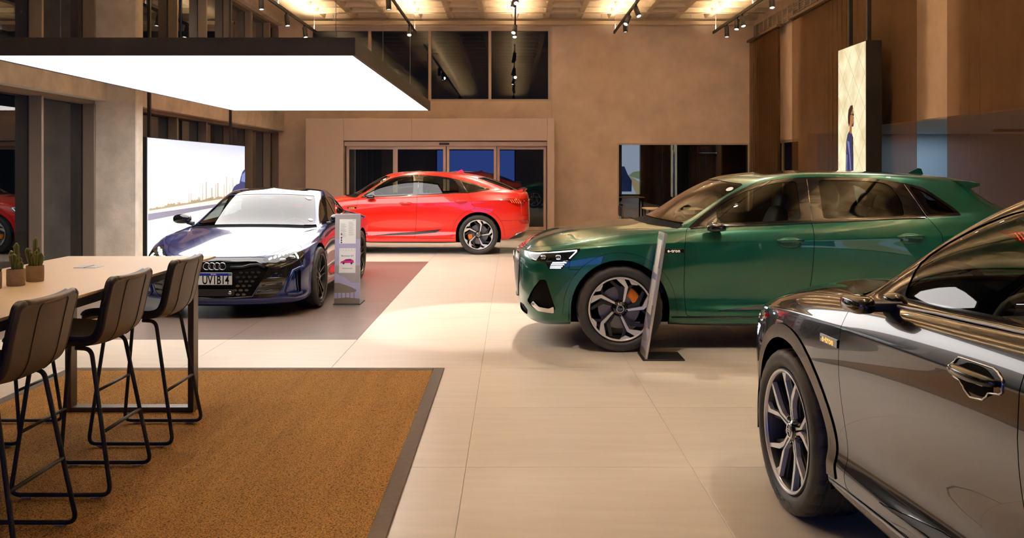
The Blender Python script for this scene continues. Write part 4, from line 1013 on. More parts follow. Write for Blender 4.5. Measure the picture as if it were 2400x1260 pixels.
    for r_ in range(6):
        for c_ in range(-9, 10):
            y = (c_ + .5 * (r_ % 2)) * .062; z = .265 + r_ * .048
            lim = .40 + (z - .245) * .55 if z < .54 else .5
            if abs(y) > lim - .04: continue
            if abs(y) < .22 and .36 < z < .52: continue
            p, nn = S.at('front', abs(y), z, -.022, frm); m = MB()
            m.prism([(y - .027, z), (y - .013, z - .012), (y + .013, z - .012), (y + .027, z), (y + .013, z + .012), (y - .013, z + .012)], p[0] - .004, p[0] + .008, 'x')
            m.build('mesh_cell', GLOSS_BLACK, gb); n += 1
    m = MB(); p, nn = S.at('front', 0.0, .575, 0, frm)
    for k in range(4): torus(m, (p[0] - .014 + abs(k - 1.5) * .002, -.0855 + k * .057, .577), .0375, .0048, 'x', 28, 8)
    m.build('ring_emblem', CHROME, gb)
    sb = MB(); v, f = squad((p[0] + .0, 0, .285), (.012, .22, .04), .4, .3); sb.add(v, f, True); sb.build('sensor_panel', SATIN_BLACK, gb)
    sc_ = MB(); sc_.lathe([(0, -.008), (.018, -.008), (.02, 0)], 20, c=(p[0] - .014, -.17, .288), axis='x'); sc_.build('front_camera', CHROME, gb)
    # number plate
    px, _ = S.at('front', 0.0, .44, 0, frm); x0 = px[0] - .012
    pl = MB(); pl.box((x0, 0, .444), (.006, .40, .132), bev=.002); plo = pl.build('number_plate', mat('plate_white', (0.78, 0.78, 0.76), rough=.35), root)
    bl = MB(); bl.box((x0 - .0035, 0, .492), (.0012, .392, .030)); bl.build('plate_band', mat('plate_blue', H(10, 35, 150), rough=.35), plo)
    fg = MB(); fg.box((x0 - .0045, -.178, .492), (.0012, .03, .02)); fg.build('plate_flag', mat('plate_green', H(60, 130, 90), rough=.4), plo)
    text('plate_country', 'BRASIL', .020, mat('plate_print', (0.8, 0.82, 0.85), rough=.4), plo, (x0 - .0046, 0, .492), (0, -1, 0), (0, 0, 1), .0004, bold=True)
    text('plate_number', 'UV1B14', .132, DEEP_BLACK, plo, (x0 - .0036, -.022, .427), (0, -1, 0), (0, 0, 1), .0004, bold=True, spacing=1.0, sx=.66)
    # mirrors
    for i, sd in enumerate((-1, 1)):
        m = MB(); v, f = squad((1.84, 1.015 * sd, 1.0), (.075, .115, .062), .75, .7); m.add([(a + .06 * (abs(b) - 1.0), b, c) for a, b, c in v], f, True)
        mo = m.build('mirror', GLOSS_BLACK, root)
        m = MB(); m.tube([(1.82, .86 * sd, .935), (1.83, .95 * sd, .955)], [.03, .022], 8); m.build('mirror_arm', SATIN_BLACK, mo)
        for par, hx, hz in ((df[i], 2.52, .81), (dr[i], 3.42, .845)):
            p, nn = S.at('side', hx, hz); m = MB(); v, f = squad((hx, (p[1] + .008) * sd, hz), (.11, .012, .016), .6, .6); m.add(v, f, True); m.build('door_handle', body, par)
    # stickers on the glass
    for k, (a, b) in enumerate(((2.9, 11.72), (3.35, 10.38))):
        st = MB(); p, nn = S.at('param', a, b, .002); v, f = squad((0, 0, 0), (.042 - .012 * k, .042 - .012 * k, .0008), 1, 1)
        Rm = nn.to_track_quat('Z', 'Y').to_matrix(); st.add([Vector((p[0], -p[1], p[2])) + Matrix.Scale(-1, 3, Vector((0, 1, 0))) @ (Rm @ Vector(q)) for q in v], f); st.build('windshield_sticker', WHITEPAPER, ws)
    cm = MB(); p, nn = S.at('param', 0.0, 11.85, -.02); v, f = squad((p[0] + .05, 0, p[2] - .03), (.09, .10, .03), .6, .6); cm.add(v, f, True); cm.build('inside_mirror', SATIN_BLACK, ws)
    for cx in (XF, XR): wheel_well(root, cx, .42, WR)
    und = MB(); und.bb((.42, -.55, .14), (4.4, .55, .22)); und.build('underbody', DEEP_BLACK, root)
    cabin(root, gt=True, seat_m=LEATHER, dx=.05, dz=-.17)
    w = make_wheel(WR, .268, .130, TWIN, face=BRONZE, dark=BRONZE, cal_ang=1.1)
    wheel_set(root, (XF, XR), .838, WR, w)
    return root
# ------------------------------------------------------------------ room shell
YW, ZC, XR_, XL, YB = 25.5, 5.89, 6.9, -6.83, -6.0
PLASTER = mat('tan_plaster', H(236, 208, 180), rough=.85, var=.16, vscale=1.1, bump=.25, bscale=26)
CONCRETE = mat('raw_concrete', H(212, 200, 184), rough=.85, var=.22, vscale=2.4, bump=.4, bscale=40)
CEIL_M = mat('ceiling_concrete', H(226, 205, 172), rough=.85, var=.06, vscale=3, bump=.2, bscale=50)
TILE = mat('cream_porcelain', H(226, 212, 193), rough=.34, spec=.45, var=.07, vscale=2.2, stretch=(.6, 4.5, 1), bump=.05, bscale=30)
TILE_D = mat('grey_porcelain', H(124, 108, 98), rough=.32, spec=.45, var=.10, vscale=2.2, stretch=(.6, 4.5, 1), bump=.05, bscale=30)
GROUT = mat('grout', H(186, 170, 150), rough=.9)
FRAME = mat('bronze_aluminium', H(150, 134, 118), rough=.4, metal=.45)
FRAME_D = mat('dark_window_frame', H(46, 40, 36), rough=.5, metal=.2)
PORTAL = mat('portal_panel', H(208, 184, 164), rough=.5)
PANE = glass('window_pane', (0.40, 0.43, 0.43), mul=1.25)
MATT_BLK = mat('matt_black_metal', (0.012, 0.011, 0.011), rough=.55)
WHITE_FR = mat('pale_frame', H(205, 184, 160), rough=.55)

def struct(o): o['kind'] = 'structure'; return o

def wall_holes(name, m, plane, t, ur, zr, holes, axis='y'):
    """slab wall with rectangular openings; axis 'y': spans x,z at y=plane (thickness t, towards +), 'x': spans y,z"""
    us = sorted({ur[0], ur[1], *[h[0] for h in holes], *[h[1] for h in holes]}); zs = sorted({zr[0], zr[1], *[h[2] for h in holes], *[h[3] for h in holes]})
    def solid(i, j):
        if not (0 <= i < len(us) - 1 and 0 <= j < len(zs) - 1): return False
        cu, cz = (us[i] + us[i + 1]) / 2, (zs[j] + zs[j + 1]) / 2
        return not any(h[0] < cu < h[1] and h[2] < cz < h[3] for h in holes)
    vid = {}; vs = []; fs = []
    def V(i, j, s):
        if (i, j, s) not in vid:
            vid[(i, j, s)] = len(vs); p = plane + (t if s else 0)
            vs.append((us[i], p, zs[j]) if axis == 'y' else (p, us[i], zs[j]))
        return vid[(i, j, s)]
    for i in range(len(us) - 1):
        for j in range(len(zs) - 1):
            if not solid(i, j): continue
            fs.append((V(i, j, 0), V(i + 1, j, 0), V(i + 1, j + 1, 0), V(i, j + 1, 0)))
            fs.append((V(i, j, 1), V(i, j + 1, 1), V(i + 1, j + 1, 1), V(i + 1, j, 1)))
            for (di, dj, a, b) in ((-1, 0, (i, j), (i, j + 1)), (1, 0, (i + 1, j), (i + 1, j + 1)), (0, -1, (i, j), (i + 1, j)), (0, 1, (i, j + 1), (i + 1, j + 1))):
                if not solid(i + di, j + dj): fs.append((V(*a, 0), V(*b, 0), V(*b, 1), V(*a, 1)))
    b = MB(); b.add(vs, fs); o = b.build(name, m)
    import bmesh
    bm = bmesh.new(); bm.from_mesh(o.data); bmesh.ops.recalc_face_normals(bm, faces=bm.faces); bm.to_mesh(o.data); bm.free()
    return struct(o)

# floor: grout bed, then every tile in view a slab of its own
T = 1.235; X0T, Y0T = -.252, 4.9
fl = MB(); fl.bb((XL - .2, YB, -.12), (12.2, YW + .2, -.003)); floor = struct(fl.build('floor', GROUT))
fb = MB(); fb.bb((XL, YB, -.003), (12.0, Y0T - T - .001, 0.0)); fb.build('rear_tiling', TILE, floor)
_tm = {}
def tile_mesh(w, d, m):
    k = (round(w, 3), round(d, 3), m.name)
    if k not in _tm:
        b = MB(); b.box((0, 0, -.001), (w - .0028, d - .0028, .002 + .002), bev=.0012); o = b.build('tile', m); _tm[k] = o.data; bpy.data.objects.remove(o)
    return _tm[k]
for r in range(-1, 17):
    y0 = Y0T + r * T; y1 = min(y0 + T, YW)
    for c in range(-6, 6):
        x0 = max(X0T + c * T, XL); x1 = X0T + (c + 1) * T
        dk = -4 <= c <= -2 and 3 <= r <= 8
        o = obj('tile', tile_mesh(x1 - x0, y1 - y0, TILE_D if dk else TILE), floor, ((x0 + x1) / 2, (y0 + y1) / 2, -.001))
# ceiling with waffle coffers
cl = MB(); cl.bb((XL - .3, YB, ZC + .34), (12.2, YW + .2, ZC + .5)); ceiling = struct(cl.build('ceiling', CEIL_M))
def coffer_geo(mb, cx, cy):
    h = .45; a = .385; b = .27; d = .30
    ring = lambda r, z, n=8: [(cx + sx * r, cy + sy * r, z) for sx, sy in ((-1, -1), (1, -1), (1, 1), (-1, 1))]
    vs = ring(h, ZC) + ring(a, ZC) + ring(a - .03, ZC + .05) + ring(b, ZC + d)
    fs = []
    for k in range(3):
        for i in range(4):
            j = (i + 1) % 4; fs.append((k * 4 + i, (k + 1) * 4 + i, (k + 1) * 4 + j, k * 4 + j))
    fs.append((12, 15, 14, 13)); mb.add(vs, fs)
cm_ = MB(); coffer_geo(cm_, 0, 0); _c = cm_.build('coffer', CEIL_M); coffer_me = _c.data; bpy.data.objects.remove(_c)
far = MB(); nx0 = .08 + .45
for j in range(35):
    cy = YW - .30 - .45 - j * .9
    if cy < YB + .4: break
    for i in range(-8, 8):
        cx = nx0 + i * .9
        if cx < -5.3 or cx > XR_ + .2: continue
        if j < 16: obj('coffer', coffer_me, ceiling, (cx, cy, 0))
        else: coffer_geo(far, cx, cy)
tag(far.build('far_coffers', CEIL_M, ceiling), kind='stuff')
eb = MB(); eb.bb((XL, YW - .30, ZC - .005), (XR_, YW, ZC + .1)); struct(eb.build('trim_1', CEIL_M))
eb = MB(); eb.bb((XL - .1, YB, ZC), (-5.325, YW - .30, ZC + .1)); struct(eb.build('trim_21', CEIL_M))
# walls
wall_back = wall_holes('wall_back', PLASTER, YW, .2, (XL - .2, XR_ + .2), (0, ZC + .3), [(-4.55, .98, 0, 2.44), (-5.75, 1.10, 3.60, 5.72), (3.0, 6.76, .0, 2.41)])
wj = MB(); wj.bb((1.125, YW - .004, 2.9), (1.135, YW, 5.85)); struct(wj.build('trim_2', GROUT))
wall_front = wall_holes('wall_front', PLASTER, YB - .2, .2, (XL - .2, 12.2), (0, ZC + .3), [])
wall_right = wall_holes('wall_right', PLASTER, XR_, .22, (3.0, YW), (0, ZC + .3), [(6.3, 20.9, 0, 2.48), (21.6, 24.6, 0, 2.40)], 'x')
wall_far_right = wall_holes('wall_far_right', PLASTER, 12.2, .2, (YB, 6.0), (0, ZC + .3), [], 'x')
wall_side_lobby = wall_holes('wall_side_lobby', PLASTER, 5.9, .1, (XR_ + .22, 12.2), (0, ZC + .3), [])
# left side: columns, spandrel beams, glazing
def column(y0, y1, x1=-6.0):
    b = MB(); b.box(((XL - .1 + x1) / 2, (y0 + y1) / 2, ZC / 2), (x1 - XL + .1, y1 - y0, ZC), bev=.012); return struct(b.build('column', CONCRETE))
column(14.3, 14.57); column(2.6, 3.1)
def beam(y0, y1, z0, z1, nm):
    b = MB(); b.box(((XL - .1 - 6.48) / 2, (y0 + y1) / 2, (z0 + z1) / 2), (abs(XL) + .1 - 6.48, y1 - y0, z1 - z0), bev=.01); return struct(b.build(nm, CONCRETE))
k = 3
for (a, b_) in ((14.57, YW), (3.1, 14.3), (YB, 2.6)):
    beam(a, b_, 2.74, 3.30, 'trim_%d' % k); beam(a, b_, 5.74, ZC + .3, 'trim_%d' % (k + 1)); k += 2
wn = 0
def glazing(y0, y1, z0, z1, muls):
    global wn; wn += 1
    b = MB(); b.bb((XL - .03, y0, z0), (-6.66, y1, z0 + .05)); root = struct(b.build('window_%d' % wn, FRAME))
    b = MB(); b.bb((XL - .03, y0, z1 - .06), (-6.66, y1, z1)); b.build('head_rail', FRAME, root)
    ys = [y0] + muls + [y1]
    for y in [y0 + .03] + muls + [y1 - .03]:
        b = MB(); b.box((-6.735, y, (z0 + z1) / 2), (.19, .055, z1 - z0 - .11), bev=.004); mo = b.build('mullion', FRAME, root)
        b = MB(); b.box((XL + .004, y - .034, (z0 + z1) / 2), (.012, .012, z1 - z0 - .11)); b.build('gasket', FRAME_D, mo)
    for p, q in zip(ys[:-1], ys[1:]):
        b = MB(); b.bb((XL - .012, p + .028, z0 + .05), (XL, q - .028, z1 - .06)); b.build('pane', PANE, root)
ml = [24.6 - 1.7 * i for i in range(6)][::-1]; ml1 = [12.68 - 1.7 * i for i in range(6)][::-1]
glazing(14.57, YW, .02, 2.74, ml); glazing(14.57, YW, 3.30, 5.74, ml)
glazing(3.1, 14.3, .02, 2.74, ml1); glazing(3.1, 14.3, 3.30, 5.74, ml1)
# outside: dark street side and a neighbouring dark wall behind the glass
og = MB(); og.bb((-14, YB - 2, -.2), (XL - .25, YW + 12, -.12)); struct(og.build('ground', mat('night_paving', (0.03, 0.03, 0.032), rough=.8)))
og2 = MB(); og2.bb((XL - .2, YW + .25, -.2), (12, YW + 12, -.12)); struct(og2.build('ground', mat('night_paving', (0.03, 0.03, 0.032), rough=.8)))
# upper window in the back wall
b = MB(); b.bb((-5.75, YW + .03, 3.60), (1.10, YW + .12, 3.66)); wu = struct(b.build('window_%d' % (wn + 1), WHITE_FR)); wn += 1
b = MB(); b.bb((-5.75, YW + .03, 5.60), (1.10, YW + .12, 5.72)); b.build('head_rail', WHITE_FR, wu)
mx_ = [-5.72, -4.05, -2.34, -.63, 1.07]
for x in mx_:
    b = MB(); b.bb((x - .04, YW - .01, 3.66), (x + .04, YW + .12, 5.60)); b.build('mullion', WHITE_FR, wu)
for p, q in zip(mx_[:-1], mx_[1:]):
    b = MB(); b.bb((p + .04, YW + .07, 3.66), (q - .04, YW + .085, 5.60)); b.build('pane', PANE, wu)
# entrance portal with four sliding glass leaves
YP = 24.1
def panel(a, b, m, nm, par=None): x = MB(); x.bb(a, b, bev=.003); return x.build(nm, m, par)
portal = struct(panel((-5.55, YP, 0), (-4.535, YW - .01, 3.03), PORTAL, 'door_1'))
panel((-4.53, YP, 2.43), (-2.70, YW - .01, 3.03), PORTAL, 'portal_panel', portal); panel((-2.695, YP, 2.43), (.945, YW - .01, 3.03), PORTAL, 'portal_panel', portal)
panel((.95, YP, 0), (1.137, YW - .01, 3.03), PORTAL, 'portal_panel', portal)
DF = mat('door_frame_metal', H(196, 172, 152), rough=.4, metal=.3)
panel((-4.53, YP + .10, 2.29), (.945, YP + .28, 2.41), DF, 'door_header', portal); panel((-4.53, YP + .3, 2.405), (.945, YP + .5, 2.43), MATT_BLK, 'door_gap', portal)
b = MB(); b.box((-1.83, YP + .085, 2.345), (.27, .03, .055), bev=.006); b.build('door_sensor', MATT_BLK, portal)
for (xa, xb, yy) in ((-4.50, -3.16, .24), (-3.17, -1.79, .16), (-1.77, -.42, .16), (-.41, .93, .24)):
    lf = MB(); y = YP + yy
    lf.bb((xa, y, 0.01), (xa + .075, y + .05, 2.29), bev=.003); leaf = lf.build('door_leaf', DF, portal)
    panel((xb - .075, y, .01), (xb, y + .05, 2.29), DF, 'leaf_stile', leaf); panel((xa + .075, y, 2.20), (xb - .075, y + .05, 2.29), DF, 'leaf_rail', leaf); panel((xa + .075, y, .01), (xb - .075, y + .05, .10), DF, 'leaf_rail', leaf)
    panel((xa + .075, y + .02, .10), (xb - .075, y + .03, 2.20), PANE, 'pane', leaf)
# office window at the right of the back wall
b = MB(); b.bb((3.0, YW - .02, 2.36), (6.76, YW + .1, 2.41)); ow = struct(b.build('window_%d' % (wn + 1), WHITE_FR)); wn += 1
for x in (3.0, 6.72): panel((x, YW - .02, 0), (x + .04, YW + .1, 2.36), WHITE_FR, 'mullion', ow)
PANE2 = glass('office_pane', (0.35, 0.38, 0.40), mul=1.3, boost=.10)
for p, q in ((3.04, 4.28), (4.285, 5.52), (5.525, 6.72)): panel((p, YW + .04, 0.01), (q, YW + .052, 2.36), PANE2, 'pane', ow)
ofc = wall_holes('wall_office', mat('office_wall', H(44, 44, 48), rough=.8), YW + 5, .1, (2, 8), (0, 2.6), [])
# side room behind the curtains, blue-white light inside
SIDEW = mat('side_room_white', H(188, 196, 204), rough=.8)
wall_holes('wall_side_far', SIDEW, 20.95, .1, (XR_ + .22, 12.2), (0, 2.5), []); wall_holes('wall_side_near', SIDEW, 6.0, .1, (XR_ + .22, 12.2), (0, 2.5), [])
wall_holes('wall_side_rear', SIDEW, 12.0, .15, (6.0, 21.0), (0, 2.5), [], 'x')
b = MB(); b.bb((XR_ + .22, 6.0, 2.48), (12.1, 21.0, 2.56)); struct(b.build('ceiling_side_room', SIDEW))
for a, c in ((21.6, 24.6),):
    b = MB(); b.bb((XR_ + .06, a, .0), (XR_ + .14, c, .06)); wr_ = struct(b.build('window_%d' % (wn + 1), WHITE_FR)); wn += 1
    panel((XR_ + .06, a, 2.40 if c < 21 else 2.34), (XR_ + .14, c, 2.48 if c < 21 else 2.40), WHITE_FR, 'head_rail', wr_)
    n = max(1, round((c - a) / 1.5))
    for i in range(n + 1):
        y = a + (c - a) * i / n; panel((XR_ + .06, y - .025, .06), (XR_ + .14, y + .025, 2.40), WHITE_FR, 'mullion', wr_)
    for i in range(n): panel((XR_ + .09, a + (c - a) * i / n + .025, .06), (XR_ + .10, a + (c - a) * (i + 1) / n - .025, 2.40), PANE, 'pane', wr_)
for y in (10.0, 13.5, 17.0, 20.0):
    l = bpy.data.lights.new('side_room_light', 'AREA'); l.energy = 11; l.color = (.55, .78, 1.0); l.shape = 'RECTANGLE'; l.size = 1.6; l.size_y = .3
    o = bpy.data.objects.new('side_room_light', l); COL.objects.link(o); o.location = (9.4, y, 2.44)
# ------------------------------------------------------------------ lamps
UP_E = emis('warm_uplight', (1.0, .79, .55), TRACK_UP * 4.0, True)
LENS_E = emis('spot_lens', (1.0, .93, .82), 14.0)
SPOT_MUL = .68
ZT = 5.37; TRX = [-5.32, -2.62, .08, 2.78, 5.48]
TRN = ['light rail nearest the concrete column', 'second light rail from the window side, above the hanging light panel', 'middle light rail running straight down the hall', 'light rail above the green car, second from the curtains', 'light rail nearest the brown curtains']
for i, x in enumerate(TRX):
    r = MB(); r.bb((x - .02, 1.0, ZT - .025), (x + .02, 24.4, ZT + .025)); ro = r.build('light_rail', MATT_BLK)
    tag(ro, 'black metal ' + TRN[i], 'light rail', 'light rails under the ceiling')
    u = MB(); u.bb((x - .013, 1.0, ZT + .026), (x + .013, 24.3, ZT + .03)); u.build('uplight_strip', UP_E, ro)
    for sd in (-1, 1): u = MB(); u.bb((x + .014 * sd, 1.0, ZT + .025), (x + .02 * sd, 24.4, ZT + .045)); u.build('rail_lip', MATT_BLK, ro)
    for y in (24.1, 20.4, 16.5, 12.5, 8.5, 4.5):
        c = MB(); c.tube([(x, y, ZT + .025), (x, y, ZC + .02)], .004, 5); c.build('suspension_wire', ALU, ro)

def spot_head(x, y, target, label, power=SPOT_W, size=52, lamp=True, col=NEUTRAL, blend=.35, side=1):
    piv = Vector((x, y, ZT - .10)); d = (Vector(target) - piv).normalized()
    root = tag(empty('spotlight', (x, y, ZT - .026)), label, 'spotlight', 'black cylinder spotlights on the rails')
    L = lambda v: tuple(Vector(v) - Vector((x, y, ZT - .026)))
    a = MB(); a.bb((-.025, -.06, -.03), (.025, .06, 0), bev=.004); a.build('adapter', MATT_BLK, root)
    st = MB(); st.tube([(0, 0, -.03), L(piv)], .012, 8); st.build('stem', MATT_BLK, root)
    R = d.to_track_quat('Z', 'Y').to_matrix(); c0 = piv - d * .03
    b = MB(); prof = [(0, 0), (.052, 0), (.056, .006), (.056, .27), (.050, .275), (.046, .262)]
    b.lathe(prof, 24); b.lathe([(.0575, .20), (.0575, .215)], 24)
    b.v = [L(c0 + R @ Vector(v)) for v in b.v]; bo = b.build('lamp_body', MATT_BLK, root, sharp=.6)
    e = MB(); e.lathe([(0, .262), (.046, .262)], 24); e.v = [L(c0 + R @ Vector(v)) for v in e.v]; e.build('lens', LENS_E, root)
    if lamp:
        l = bpy.data.lights.new('spot_beam', 'SPOT'); l.energy = power * SPOT_MUL; l.color = col; l.spot_size = math.radians(size); l.spot_blend = blend; l.shadow_soft_size = .045
        lo = bpy.data.objects.new('spot_beam', l); COL.objects.link(lo); lo.parent = root; lo.location = L(c0 + d * .29); lo.rotation_euler = d.to_track_quat('-Z', 'Y').to_euler()
    return root

def yU(x, u): return FPX * x / (u - VPX)
# heads seen in the photograph
spot_head(-5.32, yU(-5.32, 672), (-4.6, yU(-5.32, 672) - .8, 0), 'tilted spotlight on the rail nearest the concrete column, middle of three', 160)
spot_head(-5.32, yU(-5.32, 714), (-4.5, yU(-5.32, 714) - 1.0, 0), 'spotlight nearest the back wall on the rail by the windows', 160)
spot_head(-5.32, yU(-5.32, 612), (-4.9, yU(-5.32, 612) - .7, 0), 'spotlight cut by the top edge, left of the tilted one by the windows', 160)
spot_head(-2.62, yU(-2.62, 910), (-2.4, yU(-2.62, 910) - .1, 0), 'upright spotlight cut by the top edge above the end of the hanging panel', 260)
spot_head(-2.62, yU(-2.62, 960), (-2.45, yU(-2.62, 960) - 3.4, 0), 'single spotlight in front of the upper window, at the end of its rail', 260)
spot_head(.08, 23.2, (-.2, 20.2, 0), 'front one of the two spotlights at the end of the middle rail', 220)
spot_head(.08, 22.7, (-1.2, 18.4, 0), 'rear one of the two spotlights at the end of the middle rail', 260)
spot_head(.08, 19.0, (-1.6, 16.9, 0), 'spotlight on the middle rail leaning left at the top edge', 260)
spot_head(.08, 18.7, (.3, 14.5, 0), 'upright spotlight on the middle rail at the top edge', 90)
spot_head(2.78, yU(2.78, 1465), (3.0, 21.9, 0), 'lowest of the four spotlights on the rail left of the bare wall', 140)
spot_head(2.78, yU(2.78, 1474), (.2, 18.0, 0), 'spotlight leaning left on the rail above the bare plaster wall', 260)
spot_head(2.78, yU(2.78, 1490), (4.2, 17.0, 0), 'spotlight leaning right on the rail above the bare plaster wall', 200)
spot_head(2.78, yU(2.78, 1524), (3.3, 14.0, 0), 'spotlight cut by the top edge above the bare plaster wall', 200)
spot_head(5.48, yU(5.48, 1703), (5.48, 22.3, 0), 'lowest spotlight on the rail by the curtains', 120)
spot_head(5.48, yU(5.48, 1728), (4.6, 20.0, 0), 'left one of the paired spotlights on the rail by the curtains', 140)
spot_head(5.48, yU(5.48, 1738), (6.0, 19.0, 0), 'right one of the paired spotlights on the rail by the curtains', 140)
spot_head(5.48, yU(5.48, 1808), (5.3, 17.0, 0), 'spotlight at the top edge next to the curtain head', 140)
# unseen heads further along the rails, mostly added to light cars, seating and walls
for x, y, tg, pw, lb in ((2.78, 16.9, (4.4, 25.5, 2.6), 110, 'unseen wide spotlight added to brighten the bare plaster wall'), (.08, 16.6, (1.9, 25.5, 2.4), 110, 'unseen wide spotlight added to brighten the wall beside the entrance'), (-2.62, 16.4, (-2.4, 24.2, 2.3), 80, 'unseen wide spotlight added to brighten the entrance portal'), (-5.32, 16.0, (-5.6, 25.4, 2.6), 80, 'unseen wide spotlight added to brighten the wall by the windows')):
    spot_head(x, y, tg, lb, pw, 78, blend=1.0)  # wall washers added out of view to lift the back wall brightness
OUT = [(.08, 5.3, (1.9, 8.05, 1.0), 300, 40, 'spotlight aimed at the green car door from the walkway'), (2.78, 4.6, (3.4, 8.1, 1.1), 220, 42, 'spotlight aimed at the green car rear door'), (.08, 12.6, (-.3, 9.7, 0), 1050, 27, 'spotlight aimed at the floor before the green car nose'), (2.78, 11.4, (2.2, 8.9, .8), 300, 50, 'spotlight over the green car doors'),
       (5.48, 12.0, (4.2, 8.9, .9), 300, 50, 'spotlight over the green car tail'), (.08, 11.5, (.4, 8.0, .2), 200, 44, 'spotlight over the floor beside the grey tiles'),
       (.08, 7.2, (.6, 5.4, 0), 60, 55, 'added unseen spotlight over the walkway between rug and black car'), (2.78, 5.2, (1.4, 3.2, .6), 130, 50, 'added unseen spotlight over the black car bonnet'),
       (2.78, 2.4, (2.2, .9, 1.0), 110, 50, 'added unseen spotlight over the black car roof'), (-2.62, 6.6, (-1.2, 5.4, 0), 90, 50, 'added unseen spotlight over the rug corner'),
       (-2.62, 4.0, (-1.3, 3.6, 0), 80, 55, 'added unseen spotlight over the bar stools'), (-5.32, 6.0, (-2.6, 5.0, 1.0), 110, 46, 'added unseen spotlight over the bar table'),
       (.08, 15.4, (-1.2, 17.2, .6), 200, 46, 'added unseen spotlight aimed at the red car side'), (-2.62, 17.4, (-2.2, 17.9, .7), 260, 50, 'added unseen spotlight over the red car bonnet'),
       (.08, 13.4, (-.4, 13.0, 0), 90, 55, 'added unseen spotlight over the open floor before the red car'), (5.48, 8.0, (3.5, 6.6, 0), 90, 55, 'added unseen spotlight over the floor between green and black cars')]
for x, y, tg, pw, sz, lb in OUT: spot_head(x, y, tg, lb, pw, sz)  # walkway, black car, rug, table and red car heads are added for light

# big hanging light panel above the blue car
PAN_E = emis('panel_diffuser', (1.0, .955, .925), PANEL_E, True)
px0, px1, py0, py1, pz0, pz1 = -5.09, -1.49, 8.51, 16.35, 2.715, 2.885
root = tag(empty('hanging_lamp', ((px0 + px1) / 2, (py0 + py1) / 2, pz0)), 'huge flat white glowing light panel in a black frame hanging above the blue car', 'lamp')
ox, oy = (px0 + px1) / 2, (py0 + py1) / 2
def lp(a, b, m, nm): x = MB(); x.bb((a[0] - ox, a[1] - oy, a[2] - pz0), (b[0] - ox, b[1] - oy, b[2] - pz0)); return x.build(nm, m, root)
lp((px0, py0, pz0), (px1, py0 + .03, pz1), MATT_BLK, 'frame_side'); lp((px0, py1 - .03, pz0), (px1, py1, pz1), MATT_BLK, 'frame_side')
lp((px0, py0 + .03, pz0), (px0 + .03, py1 - .03, pz1), MATT_BLK, 'frame_side'); lp((px1 - .03, py0 + .03, pz0), (px1, py1 - .03, pz1), MATT_BLK, 'frame_side')
lp((px0 + .03, py0 + .03, pz1 - .02), (px1 - .03, py1 - .03, pz1), MATT_BLK, 'top_cover'); lp((px0 + .03, py0 + .03, pz0 + .006), (px1 - .03, py1 - .03, pz0 + .012), PAN_E, 'diffuser')
for x in (px0 + .5, px1 - .3):
    for y in (py0 + .6, (py0 + py1) / 2, py1 - .6):
        c = MB(); c.tube([(x - ox, y - oy, pz1 - pz0), (x - ox, y - oy, ZC + .02 - pz0)], .003, 5); c.build('suspension_wire', ALU, root)

# lightbox with a landscape print beside the blue car
def flat(nm, polys, m, par, f):
    """flat print: list of polygons in sheet coordinates, f maps to 3D"""
    b = MB()
    for p in polys: b.add([f(*q) for q in p], [tuple(range(len(p)))])
    return b.build(nm, m, par)
def edge_light(nm, c0, c1, s):
    return emis(nm, c0, s)
KS = 6.2 / 5.62     # the box stands against the window wall: scale about the eye point of the measured drawing
sx, sy0, sy1, sz0, sz1 = -5.62, 13.8, 18.85, .14, 2.143
scr = tag(empty('light_box', (-6.26, (sy0 + sy1) / 2 * KS, 0)), 'wide glowing white light box with a pale skyline picture behind the blue car', 'light box')
oy2 = (sy0 + sy1) / 2
def Lb(x, y, z): return ((x - sx) + .06, (y - oy2) * KS, max(0.0, CAMH + (z - CAMH) * KS) if z < 3 else z)
b = MB(); b.bb(Lb(sx - .14, sy0, sz0), Lb(sx - .005, sy1, sz1), bev=.004); b.build('case', MATT_BLK, scr)
WE = .66; f = lambda y, z: Lb(sx, y, z)
m_ = bpy.data.materials.new('sky_print'); m_.use_nodes = True; nt = m_.node_tree; bs = nt.nodes['Principled BSDF']; tc = nt.nodes.new('ShaderNodeTexCoord'); sp = nt.nodes.new('ShaderNodeSeparateXYZ'); rp = nt.nodes.new('ShaderNodeValToRGB')
nt.links.new(tc.outputs['Generated'], sp.inputs[0]); nt.links.new(sp.outputs['Z'], rp.inputs[0]); nt.links.new(rp.outputs[0], bs.inputs['Emission Color'])
e = rp.color_ramp.elements; e[0].position = 0; e[0].color = (.95, .98, 1, 1); e[1].position = 1.0; e[1].color = (.60, .70, .95, 1)
for p, c in ((.36, (.95, .98, 1, 1)), (.45, (1, .90, .72, 1)), (.60, (1, .98, .93, 1)), (.85, (.85, .90, 1, 1))): q = e.new(p); q.color = c
bs.inputs['Emission Strength'].default_value = WE; bs.inputs['Base Color'].default_value = (.4, .4, .4, 1)
flat('picture_sky', [[(sy0 + .01, sz0 + .01), (sy1 - .01, sz0 + .01), (sy1 - .01, sz1 - .01), (sy0 + .01, sz1 - .01)]], m_, scr, f)
f2 = lambda y, z: Lb(sx + .003, y, z); f3 = lambda y, z: Lb(sx + .006, y, z)
rnd = random.Random(4); tw = []
ybase = lambda y: 1.02 + (y - sy0) * .022
for y, w, h in ((15.55, .05, .16), (15.66, .05, .17), (16.25, .05, .30), (16.42, .08, .34), (16.72, .10, .22), (16.95, .06, .28), (17.06, .1, .30), (17.45, .06, .26), (17.6, .06, .40), (17.8, .05, .24), (18.0, .06, .36), (18.2, .07, .25), (15.0, .2, .05), (16.0, .16, .08)):
    z = ybase(y); tw.append([(y, z), (y + w, z), (y + w * .85, z + h), (y + w * .15, z + h)])
for t_ in tw: flat('picture_tower', [t_], emis('tower_print', (.74, .70, .70), .42), scr, f2)
tr = []
